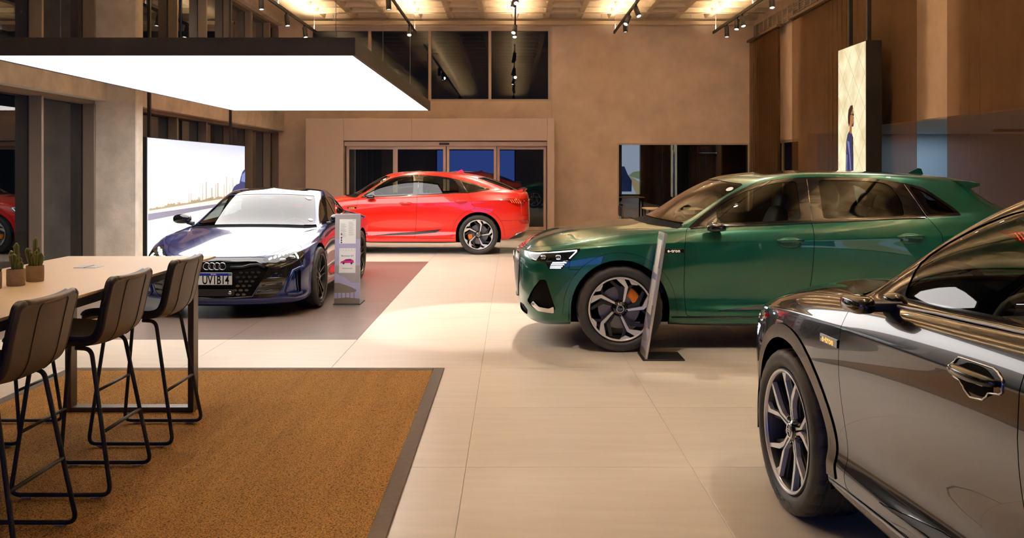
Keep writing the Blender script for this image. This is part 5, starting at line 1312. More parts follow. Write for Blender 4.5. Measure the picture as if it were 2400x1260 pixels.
for i in range(40):
    y = sy0 + .06 + i * .12; h = rnd.uniform(.03, .075); z = ybase(y) - .02; tr.append([(y, z), (y + .125, z), (y + .125, z + h * .8), (y + .06, z + h), (y, z + h * .7)])
tag(flat('picture_trees', tr, emis('tree_print', (.62, .52, .36), .36), scr, f3), kind='stuff')
flat('picture_railing', [[(sy0 + .02, .85), (sy1 - .02, .98), (sy1 - .02, 1.01), (sy0 + .02, .955)]], emis('rail_print', (.42, .42, .58), .32), scr, f3)
flat('picture_car', [[(17.95, 1.20), (18.1, 1.30), (18.3, 1.345), (18.45, 1.36), (18.55, 1.50), (18.66, 1.60), (18.84, 1.66), (18.84, 1.05), (18.2, 1.05), (17.95, 1.1)]], emis('car_print', (.10, .12, .42), .25), scr, f3)
flat('picture_car_window', [[(18.56, 1.40), (18.62, 1.54), (18.84, 1.60), (18.84, 1.38)]], emis('car_window_print', (.28, .42, .9), .42), scr, lambda y, z: Lb(sx + .009, y, z))
for y in (14.05, 18.1):
    b = MB(); b.bb(Lb(sx - .10, y - .025, sz1), Lb(sx - .05, y + .025, ZC)); b.build('hanging_pole', MATT_BLK, scr)
for y in (14.3, 18.3):
    b = MB(); b.bb((-.10, (y - oy2) * KS - .04, 0), (.05, (y - oy2) * KS + .04, .1)); b.build('foot', MATT_BLK, scr)

# tall lightbox with the fashion print by the curtains
KB = 6.25 / 5.3
bx, by0, by1, bz0, bz1 = 5.3, 13.41, 14.56, .75, 3.575
lbx = tag(empty('light_box', (6.25 + .14, (by0 + by1) / 2 * KB, 0)), 'tall hanging light box showing a man in a dark blue jacket', 'light box')
def M(x, y, z): return ((x - bx) * KB - .14, (y - (by0 + by1) / 2) * KB, (CAMH + (z - CAMH) * KB) if .5 < z < 4 else z)
b = MB(); b.bb(M(bx, by0, bz0), M(bx + .235, by1, bz1), bev=.003); b.build('case', MATT_BLK, lbx)
g = lambda d: (lambda y, z: M(bx - .002 - d, y, z))
m_ = bpy.data.materials.new('quilt_print'); m_.use_nodes = True; nt = m_.node_tree; bs = nt.nodes['Principled BSDF']; tc = nt.nodes.new('ShaderNodeTexCoord'); ns = nt.nodes.new('ShaderNodeTexNoise'); ns.inputs['Scale'].default_value = 2.2
rp = nt.nodes.new('ShaderNodeValToRGB'); nt.links.new(tc.outputs['Object'], ns.inputs['Vector']); nt.links.new(ns.outputs['Fac'], rp.inputs[0]); nt.links.new(rp.outputs[0], bs.inputs['Emission Color'])
rp.color_ramp.elements[0].position = .32; rp.color_ramp.elements[0].color = (.62, .54, .30, 1); rp.color_ramp.elements[1].position = .62; rp.color_ramp.elements[1].color = (1, .93, .66, 1)
bs.inputs['Emission Strength'].default_value = .62; bs.inputs['Base Color'].default_value = (.3, .28, .2, 1)
flat('picture_wall', [[(by1 - .01, bz0 + .01), (by0 + .01, bz0 + .01), (by0 + .01, bz1 - .01), (by1 - .01, bz1 - .01)]], m_, lbx, g(0))
# quilted diamonds; sheet coordinate s runs from the far edge (0) to the near edge (1.13), t upwards
S2 = lambda s, t: (by1 - .01 - s, bz0 + t)
ln = []
W_, H_ = 1.13, 2.80
for k in range(-6, 12):
    for sg in (1, -1):
        pts = []
        for (s, t) in ((0, k * .52), (W_, k * .52 + sg * 1.35)): pts.append((s, t))
        (s0, t0), (s1, t1) = pts
        # clip to the sheet
        def at(t): return s0 + (t - t0) * (s1 - s0) / (t1 - t0)
        a, c = (s0, t0), (s1, t1)
        lo, hi = (a, c) if t0 < t1 else (c, a)
        if hi[1] < 0.02 or lo[1] > H_ - .02: continue
        if lo[1] < 0.01: lo = (at(.01), .01)
        if hi[1] > H_ - .02: hi = (at(H_ - .02), H_ - .02)
        w = .006
        ln.append([S2(lo[0], lo[1]), S2(lo[0], lo[1] + w * 2), S2(hi[0], hi[1]), S2(hi[0], hi[1] - w * 2)])
for l_ in ln: flat('picture_seam', [l_], emis('seam_print', (.50, .42, .22), .5), lbx, g(.002))
man = {
 'picture_trousers': ([[(.36, .0), (.70, .0), (.69, .55), (.37, .55)]], (.05, .05, .16), .5),
 'picture_jacket': ([[(.36, .28), (.34, .7), (.36, 1.10), (.42, 1.22), (.54, 1.30), (.62, 1.20), (.66, .9), (.66, .55), (.72, .28)]], (.035, .05, .20), .6),
 'picture_shirt': ([[(.60, 1.22), (.655, 1.16), (.66, .55), (.63, .6)]], (.01, .01, .02), .3),
 'picture_lapel': ([[(.40, 1.12), (.50, 1.10), (.585, .60), (.55, .55), (.50, .9)], [(.36, .35), (.385, .35), (.42, .9), (.385, .9)]], (.25, .33, .75), .7),
 'picture_neck': ([[(.51, 1.24), (.60, 1.22), (.61, 1.36), (.52, 1.36)]], (.50, .24, .11), .6),
 'picture_face': ([[(.52, 1.34), (.66, 1.33), (.70, 1.38), (.69, 1.43), (.70, 1.47), (.685, 1.49), (.685, 1.56), (.63, 1.61), (.52, 1.58)]], (.55, .28, .13), .7),
 'picture_hair': ([[(.455, 1.40), (.50, 1.33), (.54, 1.40), (.55, 1.50), (.60, 1.56), (.665, 1.61), (.645, 1.665), (.56, 1.66), (.48, 1.60), (.45, 1.50)], [(.60, 1.33), (.675, 1.33), (.69, 1.37), (.64, 1.38)]], (.06, .028, .015), .5),
 'picture_glasses': ([[(.655, 1.50), (.705, 1.495), (.70, 1.53), (.65, 1.53)], [(.55, 1.515), (.655, 1.515), (.655, 1.525), (.55, 1.525)]], (.02, .015, .01), .3)}
for i, (nm, (ps, c, s_)) in enumerate(man.items()): flat(nm, [[S2(q[0], q[1] + .225 if q[1] > .01 else q[1]) for q in p] for p in ps], emis(nm + '_print', c, s_ * .5), lbx, g(.004 + .0015 * i))
for y in (13.62, 14.35):
    b = MB(); b.bb(M(bx + .09, y - .03, bz1), M(bx + .15, y + .03, ZC)); b.build('hanging_pole', MATT_BLK, lbx)
b = MB(); b.bb(M(bx + .03, by0 + .1, 0), M(bx + .2, by1 - .1, bz0 + .01)); b.build('plinth', MATT_BLK, lbx)

# blue video wall on the wall behind the photographer, mirrored in the entrance glass
b = MB(); b.bb((-4.6, YB + .01, .7), (.2, YB + .10, 2.9), bev=.004); vw = b.build('video_wall', MATT_BLK); tag(vw, 'large blue video screen on the wall behind the bar table', 'screen')
b = MB(); b.bb((-4.55, YB + .101, .74), (.15, YB + .106, 2.86)); b.build('screen_face', emis('blue_screen', (.10, .20, .85), 2.2, True), vw)

# picture wall at the far end of the hall behind the photographer, seen only as a mirror image in the office glass
b = MB(); b.bb((6.95, YB + .01, .1), (8.75, YB + .10, 3.3), bev=.004); pw = tag(b.build('picture_screen', MATT_BLK), 'tall beach road picture screen on the wall behind the black car', 'screen')
h = lambda d: (lambda x, z: (x, YB + .101 + d, z))
flat('picture_sky', [[(8.72, .13), (6.98, .13), (6.98, 3.27), (8.72, 3.27)]], emis('pale_sky_print', (.55, .66, .85), 1.5, True), pw, h(0))
flat('picture_field', [[(8.72, .9), (7.4, 1.3), (7.7, 1.55), (8.72, 1.7)]], emis('field_print', (.40, .52, .32), 1.0), pw, h(.003))
flat('picture_road', [[(8.72, .13), (7.9, .13), (7.4, 1.25), (7.6, 1.25), (8.72, .5)]], emis('road_print', (.75, .62, .35), 1.0), pw, h(.006))
flat('picture_car', [[(7.6, .3), (6.98, .3), (6.98, 1.9), (7.15, 1.9), (7.35, 1.4), (7.62, 1.0)]], emis('road_car_print', (.04, .08, .25), .6), pw, h(.009))
# ------------------------------------------------------------------ furniture
BORDER = mat('grey_rug_border', H(98, 88, 80), rough=.9, var=.12, vscale=40, bump=.4, bscale=260)
m = bpy.data.materials.new('woven_sisal'); m.use_nodes = True; nt = m.node_tree; bs = nt.nodes['Principled BSDF']; bs.inputs['Roughness'].default_value = .95; bs.inputs['Specular IOR Level'].default_value = .1
tc = nt.nodes.new('ShaderNodeTexCoord'); mp = nt.nodes.new('ShaderNodeMapping'); mp.inputs['Scale'].default_value = (130, 170, 130); mp.inputs['Rotation'].default_value = (0, 0, .35); vo = nt.nodes.new('ShaderNodeTexVoronoi'); vo.inputs['Scale'].default_value = 1.0
n1 = nt.nodes.new('ShaderNodeTexNoise'); n1.inputs['Scale'].default_value = 1.6; n1.inputs['Detail'].default_value = 5; mp2 = nt.nodes.new('ShaderNodeMapping'); mp2.inputs['Scale'].default_value = (6, .5, 1); mp2.inputs['Rotation'].default_value = (0, 0, -.5)
nt.links.new(tc.outputs['Object'], mp.inputs[0]); nt.links.new(mp.outputs[0], vo.inputs['Vector']); nt.links.new(tc.outputs['Object'], mp2.inputs[0]); nt.links.new(mp2.outputs[0], n1.inputs['Vector'])
r1 = nt.nodes.new('ShaderNodeValToRGB'); r1.color_ramp.elements[0].position = .15; r1.color_ramp.elements[0].color = (*H(206, 158, 92), 1); r1.color_ramp.elements[1].position = .85; r1.color_ramp.elements[1].color = (*H(104, 70, 34), 1)
mxn = nt.nodes.new('ShaderNodeMix'); mxn.data_type = 'RGBA'; mxn.blend_type = 'MULTIPLY'; mxn.inputs[0].default_value = .6
r2 = nt.nodes.new('ShaderNodeValToRGB'); r2.color_ramp.elements[0].position = .3; r2.color_ramp.elements[0].color = (.72, .70, .66, 1); r2.color_ramp.elements[1].position = .7; r2.color_ramp.elements[1].color = (1, 1, 1, 1)
nt.links.new(vo.outputs['Distance'], r1.inputs[0]); nt.links.new(n1.outputs['Fac'], r2.inputs[0]); nt.links.new(r1.outputs[0], mxn.inputs[6]); nt.links.new(r2.outputs[0], mxn.inputs[7]); nt.links.new(mxn.outputs[2], bs.inputs['Base Color'])
bp = nt.nodes.new('ShaderNodeBump'); bp.inputs['Strength'].default_value = .9; bp.inputs['Distance'].default_value = .006; bp.invert = True; nt.links.new(vo.outputs['Distance'], bp.inputs['Height']); nt.links.new(bp.outputs[0], bs.inputs['Normal'])
SISAL = m
rx0, rx1, ry0, ry1, bw = -3.62, -.552, 1.6, 7.33, .086
rug = tag(empty('rug', ((rx0 + rx1) / 2, (ry0 + ry1) / 2, 0)), 'golden brown woven rug with a grey border under the bar table', 'rug')
rc = ((rx0 + rx1) / 2, (ry0 + ry1) / 2)
b = MB(); b.bb((rx0 + bw - rc[0], ry0 + bw - rc[1], .001), (rx1 - bw - rc[0], ry1 - bw - rc[1], .0095)); b.build('woven_field', SISAL, rug)
def strip(x0, y0, x1, y1):
    q = MB(); q.box(((x0 + x1) / 2 - rc[0], (y0 + y1) / 2 - rc[1], .006), (x1 - x0, y1 - y0, .011), bev=.004); q.build('border_strip', BORDER, rug)
strip(rx0, ry0, rx0 + bw, ry1); strip(rx1 - bw, ry0, rx1, ry1); strip(rx0 + bw, ry1 - bw, rx1 - bw, ry1); strip(rx0 + bw, ry0, rx1 - bw, ry0 + bw)
RZ = .0115
# bar table
TOPM = mat('beige_laminate', H(234, 202, 160), rough=.42, var=.03, vscale=8)
EDGE = mat('beige_table_edge', H(150, 130, 112), rough=.4)
LEGM = mat('bronze_table_leg', H(84, 72, 62), rough=.35, metal=.6)
tx0, tx1, ty0, ty1, tz = -3.07, -2.05, 2.7, 6.2, 1.03
tb = tag(empty('bar_table', ((tx0 + tx1) / 2, (ty0 + ty1) / 2, RZ)), 'long beige bar height table with slim metal frame legs standing on the rug', 'table')
tc_ = ((tx0 + tx1) / 2, (ty0 + ty1) / 2)
def tbp(a, b_, m_, nm, bev=.003): x = MB(); x.bb((a[0] - tc_[0], a[1] - tc_[1], a[2] - RZ), (b_[0] - tc_[0], b_[1] - tc_[1], b_[2] - RZ), bev=bev); return x.build(nm, m_, tb)
q = MB(); vs = []; n = 4
for (ins, z) in ((.0, tz), (.0, tz - .012), (.055, tz - .032)):
    for (x, y) in ((tx0 + ins, ty0 + ins), (tx1 - ins, ty0 + ins), (tx1 - ins, ty1 - ins), (tx0 + ins, ty1 - ins)): vs.append((x - tc_[0], y - tc_[1], z - RZ))
fs = [(0, 1, 2, 3), (11, 10, 9, 8)] + [((k + 1) * 4 + i, (k + 1) * 4 + (i + 1) % 4, k * 4 + (i + 1) % 4, k * 4 + i) for k in range(2) for i in range(4)]
q.add(vs, fs); top = q.build('table_top', [TOPM], tb)
for yy in (5.98, 2.83):
    leg = tbp((-2.165, yy, RZ + .0), (-2.125, yy + .09, tz - .032), LEGM, 'leg'); tbp((-2.985, yy, RZ), (-2.945, yy + .09, tz - .032), LEGM, 'leg')
    tbp((-2.945, yy, RZ), (-2.165, yy + .09, RZ + .03), LEGM, 'foot_bar')
tbp((-2.15, 2.92, tz - .075), (-2.11, 5.98, tz - .032), LEGM, 'apron_rail'); tbp((-2.99, 2.92, tz - .075), (-2.95, 5.98, tz - .032), LEGM, 'apron_rail')
b = MB(); b.box((-2.596 - tc_[0], 5.5 - tc_[1], tz + .001 - RZ), (.13, .13, .004), bev=.001); sk = b.build('socket_plate', mat('steel_plate', (.45, .43, .4), rough=.3, metal=.8), tb)
b = MB(); b.box((-2.596 - tc_[0], 5.5 - tc_[1], tz + .0032 - RZ), (.008, .13, .002)); b.build('socket_slot', MATT_BLK, sk)
# stools
STM = mat('taupe_leather', H(92, 78, 68), rough=.45, spec=.4, var=.06, vscale=9, bump=.12, bscale=380)
STK = mat('dark_leather', H(40, 34, 31), rough=.45, spec=.4, bump=.1, bscale=380)
def make_stool():
    """bar stool facing -x, base at the origin"""
    root = empty('bar_stool')
    # profile of seat and back in (x,z): from the front lip back to the top of the backrest
    prof = [(-.285, .735), (-.262, .758), (-.20, .768), (-.08, .762), (.04, .752), (.12, .752), (.168, .772), (.197, .82), (.216, .90), (.233, .98), (.249, 1.045), (.257, 1.068)]
    th = .030; P = np.array(prof); pts = []
    # refine the curve
    t = np.linspace(0, len(P) - 1, 44); fine = []
    for v in t:
        i = min(int(v), len(P) - 2); f_ = v - i
        p0, p1, p2, p3 = P[max(i - 1, 0)], P[i], P[i + 1], P[min(i + 2, len(P) - 1)]
        fine.append(.5 * ((2 * p1) + (-p0 + p2) * f_ + (2 * p0 - 5 * p1 + 4 * p2 - p3) * f_ ** 2 + (-p0 + 3 * p1 - 3 * p2 + p3) * f_ ** 3))
    fine = np.array(fine); d = np.gradient(fine, axis=0); d /= np.linalg.norm(d, axis=1)[:, None]; nrm = np.stack([-d[:, 1], d[:, 0]], 1)   # towards the sitter
    ny = 17; m = len(fine)
    def width(i):
        u = i / (m - 1); w = .232
        if u < .12: w *= .86 + .14 * math.sin(u / .12 * math.pi / 2)
        if u > .90: w *= 1 - .16 * ((u - .90) / .10) ** 2
        if .45 < u < .75: w *= 1 - .02 * math.sin((u - .45) / .3 * math.pi)
        return w
    def layer(off, shrink=1.0):
        g = []
        for i in range(m):
            row = []
            for j in range(ny):
                s_ = -1 + 2 * j / (ny - 1); w = width(i) * shrink; u = i / (m - 1)
                cup = .018 * s_ * s_
                row.append((fine[i][0] + nrm[i][0] * (off + cup), s_ * w, fine[i][1] + nrm[i][1] * (off + cup)))
            g.append(row)
        return g
    def sheet(A, B, m_, nm, par):
        mb = MB(); vs = [p for r in A for p in r] + [p for r in B for p in r]; N = m * ny; fs = []
        for i in range(m - 1):
            for j in range(ny - 1):
                a = i * ny + j; fs.append((a, a + 1, a + ny + 1, a + ny)); fs.append((N + a, N + a + ny, N + a + ny + 1, N + a + 1))
        for i in range(m - 1):
            for j in (0, ny - 1): a = i * ny + j; fs.append((a, a + ny, N + a + ny, N + a) if j == 0 else (a, N + a, N + a + ny, a + ny))
        for j in range(ny - 1):
            for i in (0, m - 1): a = i * ny + j; fs.append((a, N + a, N + a + 1, a + 1) if i == 0 else (a, a + 1, N + a + 1, N + a))
        mb.add(vs, fs, True); return mb.build(nm, m_, par, sharp=.9)
    sh = sheet(layer(.0), layer(-.026), STM, 'seat_shell', root)
    pad = sheet(layer(.020, .985), layer(.001, .995), STK, 'seat_pad', root)
    # piping edge and stitched seams on the back
    A = layer(-.012, 1.005)
    for j in (0, ny - 1): MB().tube([A[i][j] for i in range(m)], .016, 8).build('edge_roll', STK if j == 0 else STK, sh)
    MB().tube([A[m - 1][j] for j in range(ny)], .016, 8).build('edge_roll', STM, sh)
    B = layer(-.0275)
    for j in (4, 12): MB().tube([B[i][j] for i in range(22, m)], .0018, 5).build('seam', mat('seam_thread', H(48, 40, 35), rough=.8), sh)
    r = .011
    for sd in (-1, 1):
        y0, y1 = .245 * sd, .19 * sd
        path = arc_path([(-.08, y1 * .9, .722), (-.165, y1, .722), (-.2475, y0, r + .004), (.2475, y0, r + .004), (.125, y1, .722), (.04, y1 * .9, .722)], .05, 6)
        MB().tube(path, r, 10).build('side_frame', MATT_BLK, root)
        for x in (-.17, .17): b = MB(); b.box((x, y0, .0035), (.045, .018, .007), bev=.002); b.build('glide', mat('clear_plastic', (.5, .47, .44), rough=.3), root)
    for x in (-.21, .197):
        yy = .221; b = MB(); b.tube([(x, -yy, .315), (x, yy, .315)], .009, 8); b.build('foot_rail', MATT_BLK, root)
    b = MB(); b.tube([(-.03, -.175, .722), (-.03, .175, .722)], .010, 8); b.build('seat_support', MATT_BLK, root)
    return root
st = make_stool()
spots = [(-2.228, 5.48, 0, 'taupe leather bar stool nearest the blue car, at the far right corner of the table'), (-2.222, 4.656, 0, 'middle one of the three taupe bar stools on the near long side of the table'), (-2.222, 3.82, 0, 'taupe bar stool nearest the camera, cut by the left edge'),
         (-3.12, 5.48, math.pi, 'bar stool on the window side of the table, only its legs showing'), (-3.12, 4.656, math.pi, 'bar stool on the window side of the table beside the potted cacti')]
for i, (x, y, rz, lb) in enumerate(spots):
    o = st if i == 0 else copy_tree(st); o.location = (x, y, RZ); o.rotation_euler = (0, 0, rz); tag(o, lb, 'stool', 'bar stools at the beige table')
# potted cacti
POT = mat('sandy_clay_pot', H(150, 126, 98), rough=.9, var=.15, vscale=30, bump=.5, bscale=160)
SOIL = mat('dark_soil', H(40, 28, 20), rough=1, bump=.6, bscale=120)
CAC = mat('cactus_green', H(74, 84, 28), rough=.6, var=.25, vscale=26)
SPN = mat('cactus_ribs', H(150, 140, 74), rough=.7)
def cactus(x, y, seed, hgt, label):
    rg = random.Random(seed); root = tag(empty('potted_cactus', (x, y, tz)), label, 'plant', 'potted cacti in a row on the table')
    p = MB(); p.lathe([(0, .0), (.041, 0), (.0435, .004), (.0445, .045), (.044, .082), (.0425, .085), (.038, .085), (.037, .070), (0, .070)], 32); p.build('pot', POT, root, sharp=.6)
    s_ = MB(); s_.lathe([(0, .074), (.02, .075), (.0375, .071)], 20); s_.build('soil', SOIL, root)
    for k in range(17):
        a = rg.uniform(0, 6.28); rad = rg.uniform(0, .024) if k else 0; h = hgt * (1.0 if k == 0 else rg.uniform(.35, .75)) * (1 - rad * 8)
        lean = rg.uniform(.1, .55) if k else .05; r = rg.uniform(.0075, .0115)
        base = Vector((rad * math.cos(a), rad * math.sin(a), .068)); tipd = Vector((math.cos(a) * lean * .6, math.sin(a) * lean * .6, 1)).normalized()
        nseg = 9; nr = 10; vs = []; fs = []
        side = tipd.orthogonal().normalized(); w = tipd.cross(side)
        for i in range(nseg + 1):
            t = i / nseg; c = base + tipd * (h * t) + Vector((0, 0, lean * h * .25 * t * t)); rr = r * (.75 + .35 * math.sin(min(t * 1.7, 1) * math.pi / 2)) * (1 if t < .86 else math.sqrt(max(0.02, 1 - ((t - .86) / .14) ** 2)))
            for q_ in range(nr):
                an = 2 * math.pi * q_ / nr; r3 = rr * (1.12 if q_ % 2 == 0 else .82); vs.append(c + (side * math.cos(an) + w * math.sin(an)) * r3)
        for i in range(nseg):
            for q_ in range(nr): q2 = (q_ + 1) % nr; fs.append((i * nr + q_, i * nr + q2, (i + 1) * nr + q2, (i + 1) * nr + q_))
        fs.append(tuple(nseg * nr + q_ for q_ in range(nr)))
        c_ = MB(); c_.add(vs, fs, True); so = c_.build('cactus_stem', CAC, root)
        c2 = MB()
        for q_ in range(0, nr, 2): c2.tube([Vector(vs[i * nr + q_]) for i in range(1, nseg + 1)], .0011, 4)
        if k < 12: tag(c2.build('spine_ridges', SPN, so), kind='stuff')
cactus(-2.55, 4.79, 3, .165, 'tall potted cactus in a sandy pot, the right one of the row'); cactus(-2.555, 4.615, 8, .15, 'bushy potted cactus in a sandy pot, between two others'); cactus(-2.60, 4.48, 5, .12, 'potted cactus at the left picture edge, mostly cut off')

# info signs
GREYS = mat('grey_sign_panel', H(168, 162, 160), rough=.25, coat=.4)
LILAC = mat('lilac_sign_print', H(176, 172, 205), rough=.3); TAUPE = mat('taupe_sign_print', H(134, 124, 108), rough=.3); PINK = mat('pink_print', H(214, 40, 130), rough=.5); NAVY = mat('navy_print', H(44, 42, 92), rough=.5); GREYT = mat('grey_print', H(150, 150, 150), rough=.7)
def sign(x, y, rz, label, printed, lean=9):
    """panel 0.31 wide, 1.08 tall; local front looks to -y, leaning back"""
    root = tag(empty('info_sign', (x, y, 0), rz), label, 'sign', 'standing car information signs')
    b = MB(); b.box((0, .15, .006), (.33, .36, .012), bev=.003); b.build('base_plate', MATT_BLK, root)
    R = Matrix.Rotation(math.radians(-lean), 4, 'X'); W, Hh = .31, 1.085
    def put(mb, nm, m_, par=root):
        mb.v = [tuple((R @ Vector(v)) + Vector((0, 0, .012))) for v in mb.v]; return mb.build(nm, m_, par)
    pn = MB(); pn.box((0, 0, Hh / 2), (W, .022, Hh), bev=.002); po = put(pn, 'panel', mat('acrylic_sign_edge', H(196, 196, 194), rough=.2, metal=.4))
    def sheet(nm, polys, m_, d):
        q = MB()
        for p in polys: q.add([(a, -.0115 - d, c) for a, c in p], [tuple(range(len(p)))])
        return put(q, nm, m_, po)
    rc_ = lambda x0, z0, x1, z1: [(x0, z0), (x1, z0), (x1, z1), (x0, z1)]
    sheet('print_ground', [rc_(-W / 2 + .002, .002, W / 2 - .002, Hh - .002)], GREYS, .0003)
    sheet('print_lilac', [rc_(-W / 2 + .002, .46, W / 2 - .002, .78), [(-.153, .004), (.153, .004), (.153, .25), (.06, .25), (-.02, .31), (-.153, .37)]], LILAC, .0006)
    sheet('print_hill', [[(-.153, .004), (.153, .004), (.153, .06), (.0, .075), (-.153, .06)], [(-.153, .13), (.02, .13), (.11, .145), (.115, .165), (.05, .20), (-.02, .225), (-.10, .25), (-.153, .25)]] + [[(a, .02), (a + .008, .02), (a + .012, .14), (a + .002, .14)] for a in (-.12, -.07, -.02, .03, .08)], TAUPE, .0009)
    if printed:
        up = sheet('paper_upper', [rc_(-.10, .725, .10, 1.02)], WHITEPAPER, .0015); lo = sheet('paper_lower', [rc_(-.10, .37, .10, .67)], WHITEPAPER, .0015)
        sheet('paper_text', [rc_(c, .735 + k * .0115 + (.0 if c < 0 else .02), c + .075 * (.6 + .4 * ((k * 7) % 5) / 5), .738 + k * .0115 + (.0 if c < 0 else .02)) for k in range(6, 21) for c in (-.085, .01)] + [rc_(.06, 1.005, .085, 1.009)], GREYT, .002)
        sheet('paper_icons', [[(-.075 + .010 * math.cos(t * .785), zz + .010 * math.sin(t * .785)) for t in range(8)] for zz in (.738, .766, .794, .838)], NAVY, .002)
        [sheet('paper_wheel', [[(a + .013 * math.cos(t * .6283), .486 + .013 * math.sin(t * .6283)) for t in range(10)]], NAVY, .0028) for a in (-.045, .05)]
        sheet('paper_car', [[(-.085, .487), (-.08, .506), (-.05, .517), (-.02, .536), (.04, .540), (.075, .522), (.08, .49)]], PINK, .0022)
        sheet('paper_car_glass', [[(-.04, .518), (-.016, .531), (.035, .533), (.055, .52)]], NAVY, .0026)
        dr_ = Vector((R @ Vector((1, 0, 0)))); du = Vector((R @ Vector((0, 0, 1)))); dn = Vector((R @ Vector((0, -1, 0))))
        def T_(nm, s_, sz, z, m_): text(nm, s_, sz, m_, po, dn * .0138 + du * z + Vector((0, 0, .012)), dr_, du, .0003)
        T_('paper_title', 'RS e-tron GT', .027, .575, NAVY); T_('paper_caption', 'Audi Center Morumbi', .0135, .425, mat('black_print', (.02, .02, .02), rough=.6))
        rg = MB()
        for k in range(5): torus(rg, (-.068 + k * .034, -.0132, .655), .021, .0007, 'y', 20, 4)
        put(rg, 'paper_rings', GREYT, po)
    else:
        sheet('paper_upper', [rc_(-.10, .725, .10, 1.02)], WHITEPAPER, .0015); sheet('paper_lower', [rc_(-.10, .37, .10, .67)], WHITEPAPER, .0015)
    return root
sign(-2.0, 10.86, 0, 'grey information sign with white sheets standing beside the blue car front wheel', True, 4)
sign(1.145, 7.80, -math.pi / 2, 'thin information sign seen edge on before the green car front wheel', False, 9)

# ------------------------------------------------------------------ curtains, vents, pipes
cm2 = bpy.data.materials.new('sheer_brown_cloth'); cm2.use_nodes = True; nt = cm2.node_tree; bs = nt.nodes['Principled BSDF']; out = [n for n in nt.nodes if n.type == 'OUTPUT_MATERIAL'][0]
bs.inputs['Base Color'].default_value = (*H(98, 70, 46), 1); bs.inputs['Roughness'].default_value = .9; bs.inputs['Specular IOR Level'].default_value = .1
tr_ = nt.nodes.new('ShaderNodeBsdfTransparent'); tr_.inputs[0].default_value = (.9, .84, .76, 1); ml_ = nt.nodes.new('ShaderNodeMixShader'); ml_.inputs[0].default_value = .70
nt.links.new(tr_.outputs[0], ml_.inputs[1]); nt.links.new(bs.outputs[0], ml_.inputs[2]); nt.links.new(ml_.outputs[0], out.inputs[0])
def curtain(y0, y1, label, seed, amp=.045, wl=.17):
    rg = random.Random(seed); root = tag(empty('curtain', (6.72, (y0 + y1) / 2, 0)), label, 'curtain', 'tall sheer brown curtains')
    n = int((y1 - y0) / .022); zs = [.03, 1.2, 2.4, 3.6, 4.7, 5.24]; vs = []; fs = []; ph = rg.uniform(0, 6)
    am = [1.15, 1.05, 1.0, .95, .9, .8]
    for i in range(n + 1):
        y = y0 + (y1 - y0) * i / n; s_ = math.sin(2 * math.pi * y / wl + ph + .8 * math.sin(y * 2.3)) * (.6 + .4 * math.sin(y * 1.37 + seed))
        for k, z in enumerate(zs): vs.append((amp * s_ * am[k], y - (y0 + y1) / 2, z))
    K = len(zs)
    for i in range(n):
        for k in range(K - 1): fs.append((i * K + k, (i + 1) * K + k, (i + 1) * K + k + 1, i * K + k + 1))
    b = MB(); b.add(vs, fs, True); b.build('cloth', cm2, root)
    b = MB(); b.box((0, 0, 5.27), (.16, y1 - y0 + .04, .06), bev=.004); b.build('curtain_rail', mat('brown_rail', H(96, 72, 50), rough=.6), root)
curtain(22.5, 25.35, 'brown sheer curtain in the corner beside the bare plaster wall', 1, .06, .2); curtain(14.9, 21.5, 'wide brown sheer curtain behind the hanging picture of the man', 2, .03, .26); curtain(4.0, 13.85, 'brown sheer curtain at the right picture edge', 3, .03, .3)
VENT = mat('vent_grey', H(128, 112, 96), rough=.6); VENTF = mat('vent_frame', H(186, 164, 140), rough=.5)
b = MB(); b.bb((6.80, 8.0, 5.30), (6.895, 25.2, 5.68)); vb = struct(b.build('trim_20', VENT))
for i in range(34):
    y = 25.0 - i * .42
    b = MB(); b.bb((6.775, y - .012, 5.31), (6.80, y + .012, 5.67)); b.build('vent_divider', VENTF, vb)
    if i < 22:
        for k in range(6): b = MB(); b.bb((6.785, y - .40, 5.345 + k * .055), (6.80, y - .02, 5.36 + k * .055)); b.build('vent_slat', VENT, vb)
PIPE = mat('cream_conduit', H(214, 188, 150), rough=.6)
b = MB(); b.tube([(-4.6, 23.75, 5.80), (6.7, 23.75, 5.80)], .016, 8); tag(b.build('conduit_pipe', PIPE), 'thin cream conduit pipe crossing below the ceiling ribs', 'pipe')
b = MB(); b.bb((-5.9, 25.0, 5.70), (6.7, 25.14, 5.80), bev=.004); ct_ = tag(b.build('cable_tray', PIPE), 'pale cable tray running along the top of the plaster wall', 'cable tray')
[MB().tube([(x_, 25.07, 5.80), (x_, 25.07, 5.99)], .006, 5).build('hanger', ALU, ct_) for x_ in (-5, -2.5, 0, 2.5, 5)]
b = MB(); b.lathe([(0, -.05), (.035, -.05), (.05, -.03), (.05, 0), (0, 0)], 20, c=(-2.98, 23.5, 5.888)); tag(b.build('smoke_detector', mat('white_plastic', (.7, .68, .64), rough=.4)), 'small round white smoke detector under the ceiling ribs', 'detector')
b = MB(); b.box((.5, 23.7, 5.77), (.16, .06, .05), bev=.006); tag(b.build('junction_box', PIPE), 'small cream junction box on the conduit pipe', 'junction box')
b = MB(); b.box((8.4, 14.0, 2.25), (1.78, .06, .045), bev=.004); ll_ = tag(b.build('linear_lamp', mat('brown_lamp', H(96, 66, 44), rough=.6)), 'brown bar hanging in the side room behind the right curtain', 'lamp'); [MB().tube([(x_, 14.0, 2.27), (x_, 14.0, 2.485)], .005, 5).build('hanger', ALU, ll_) for x_ in (7.8, 9.0)]

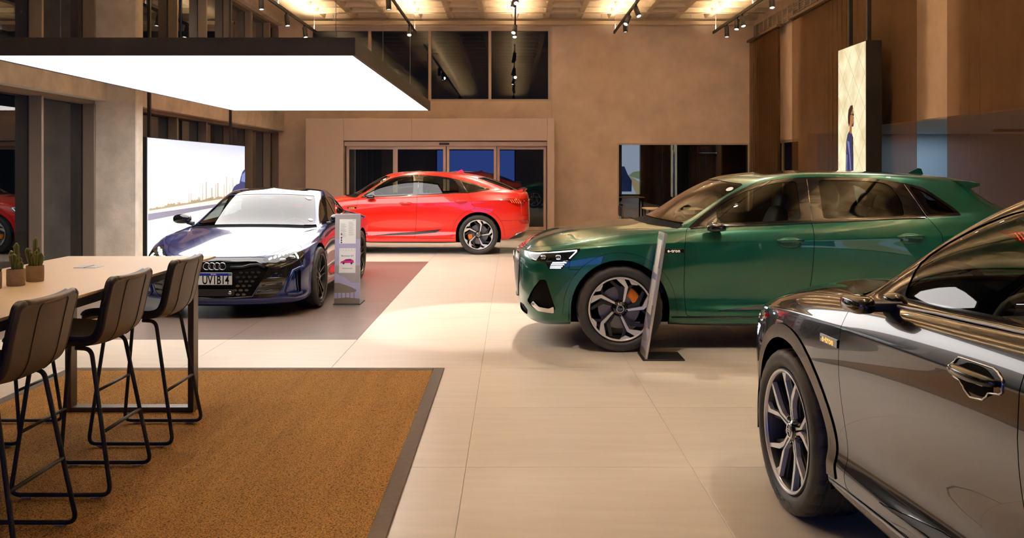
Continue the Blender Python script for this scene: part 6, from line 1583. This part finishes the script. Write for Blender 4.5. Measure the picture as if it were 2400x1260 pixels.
# meeting corner behind the green car
mt = tag(empty('meeting_table', (3.75, 21.0, 0)), 'low beige meeting table behind the green car by the office window', 'table')
b = MB(); b.box((0, 0, .735), (1.3, .8, .03), bev=.004); b.build('table_top', TOPM, mt)
for sx_ in (-1, 1):
    for sy_ in (-1, 1): b = MB(); b.box((.58 * sx_, .34 * sy_, .36), (.04, .04, .72)); b.build('leg', MATT_BLK, mt)
def chair(x, y, rz, label):
    r = tag(empty('meeting_chair', (x, y, 0), rz), label, 'chair', 'dark chairs at the meeting table')
    b = MB(); v, f = squad((0, 0, .45), (.22, .22, .03), .5, .5); b.add(v, f, True); b.build('seat', STK, r)
    b = MB(); v, f = squad((.21, 0, .68), (.022, .21, .13), .5, .5); b.add(v, f, True); b.build('backrest', STK, r)
    for a in (-1, 1):
        for c in (-1, 1): b = MB(); b.tube([(.17 * a, .17 * c, .44), (.21 * a, .20 * c, .0)], .012, 6); b.build('leg', ALU, r)
        b = MB(); b.tube([(.19, .12 * a, .43), (.22, .12 * a, .60)], .012, 6); b.build('back_post', ALU, r)
chair(2.75, 21.1, math.pi, 'dark meeting chair at the left end of the low table'); chair(3.6, 20.25, -math.pi / 2, 'dark meeting chair on the camera side of the low table')
# ------------------------------------------------------------------ the cars
GREEN = paint('deep_green_paint', H(0, 88, 68), .45, .3); RED = paint('orange_red_paint', H(240, 26, 2), .0, .3); BLUE = paint('deep_blue_paint', H(10, 32, 100), .35, .2); BLACK = paint('black_paint', (.006, .0055, .005), .0, .2)
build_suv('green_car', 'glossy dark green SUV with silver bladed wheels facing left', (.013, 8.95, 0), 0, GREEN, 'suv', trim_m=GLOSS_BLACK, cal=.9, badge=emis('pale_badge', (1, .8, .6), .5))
build_suv('red_car', 'bright orange red coupe SUV parked in front of the glass entrance', (-4.533, 18.28, 0), 0, RED, 'spb', cal=-1.9)
build_suv('black_car', 'glossy black SUV in the right foreground with its nose pointing away', (2.189, 5.275, 0), math.radians(-86.24), BLACK, 'suv', arch_m=mat('grey_arch_trim', H(96, 88, 80), rough=.3, metal=.5), trim_m=ALU, style=FORK, mirror_cap=GLOSS_BLACK, hidef=True, sill_m=GLOSS_BLACK, outline=True, tyre_text='YOKOHAMA')
build_gt('blue_car', 'glossy dark blue low sports saloon with lit headlights under the light panel', (-3.25, 9.75, 0), math.pi / 2, BLUE)
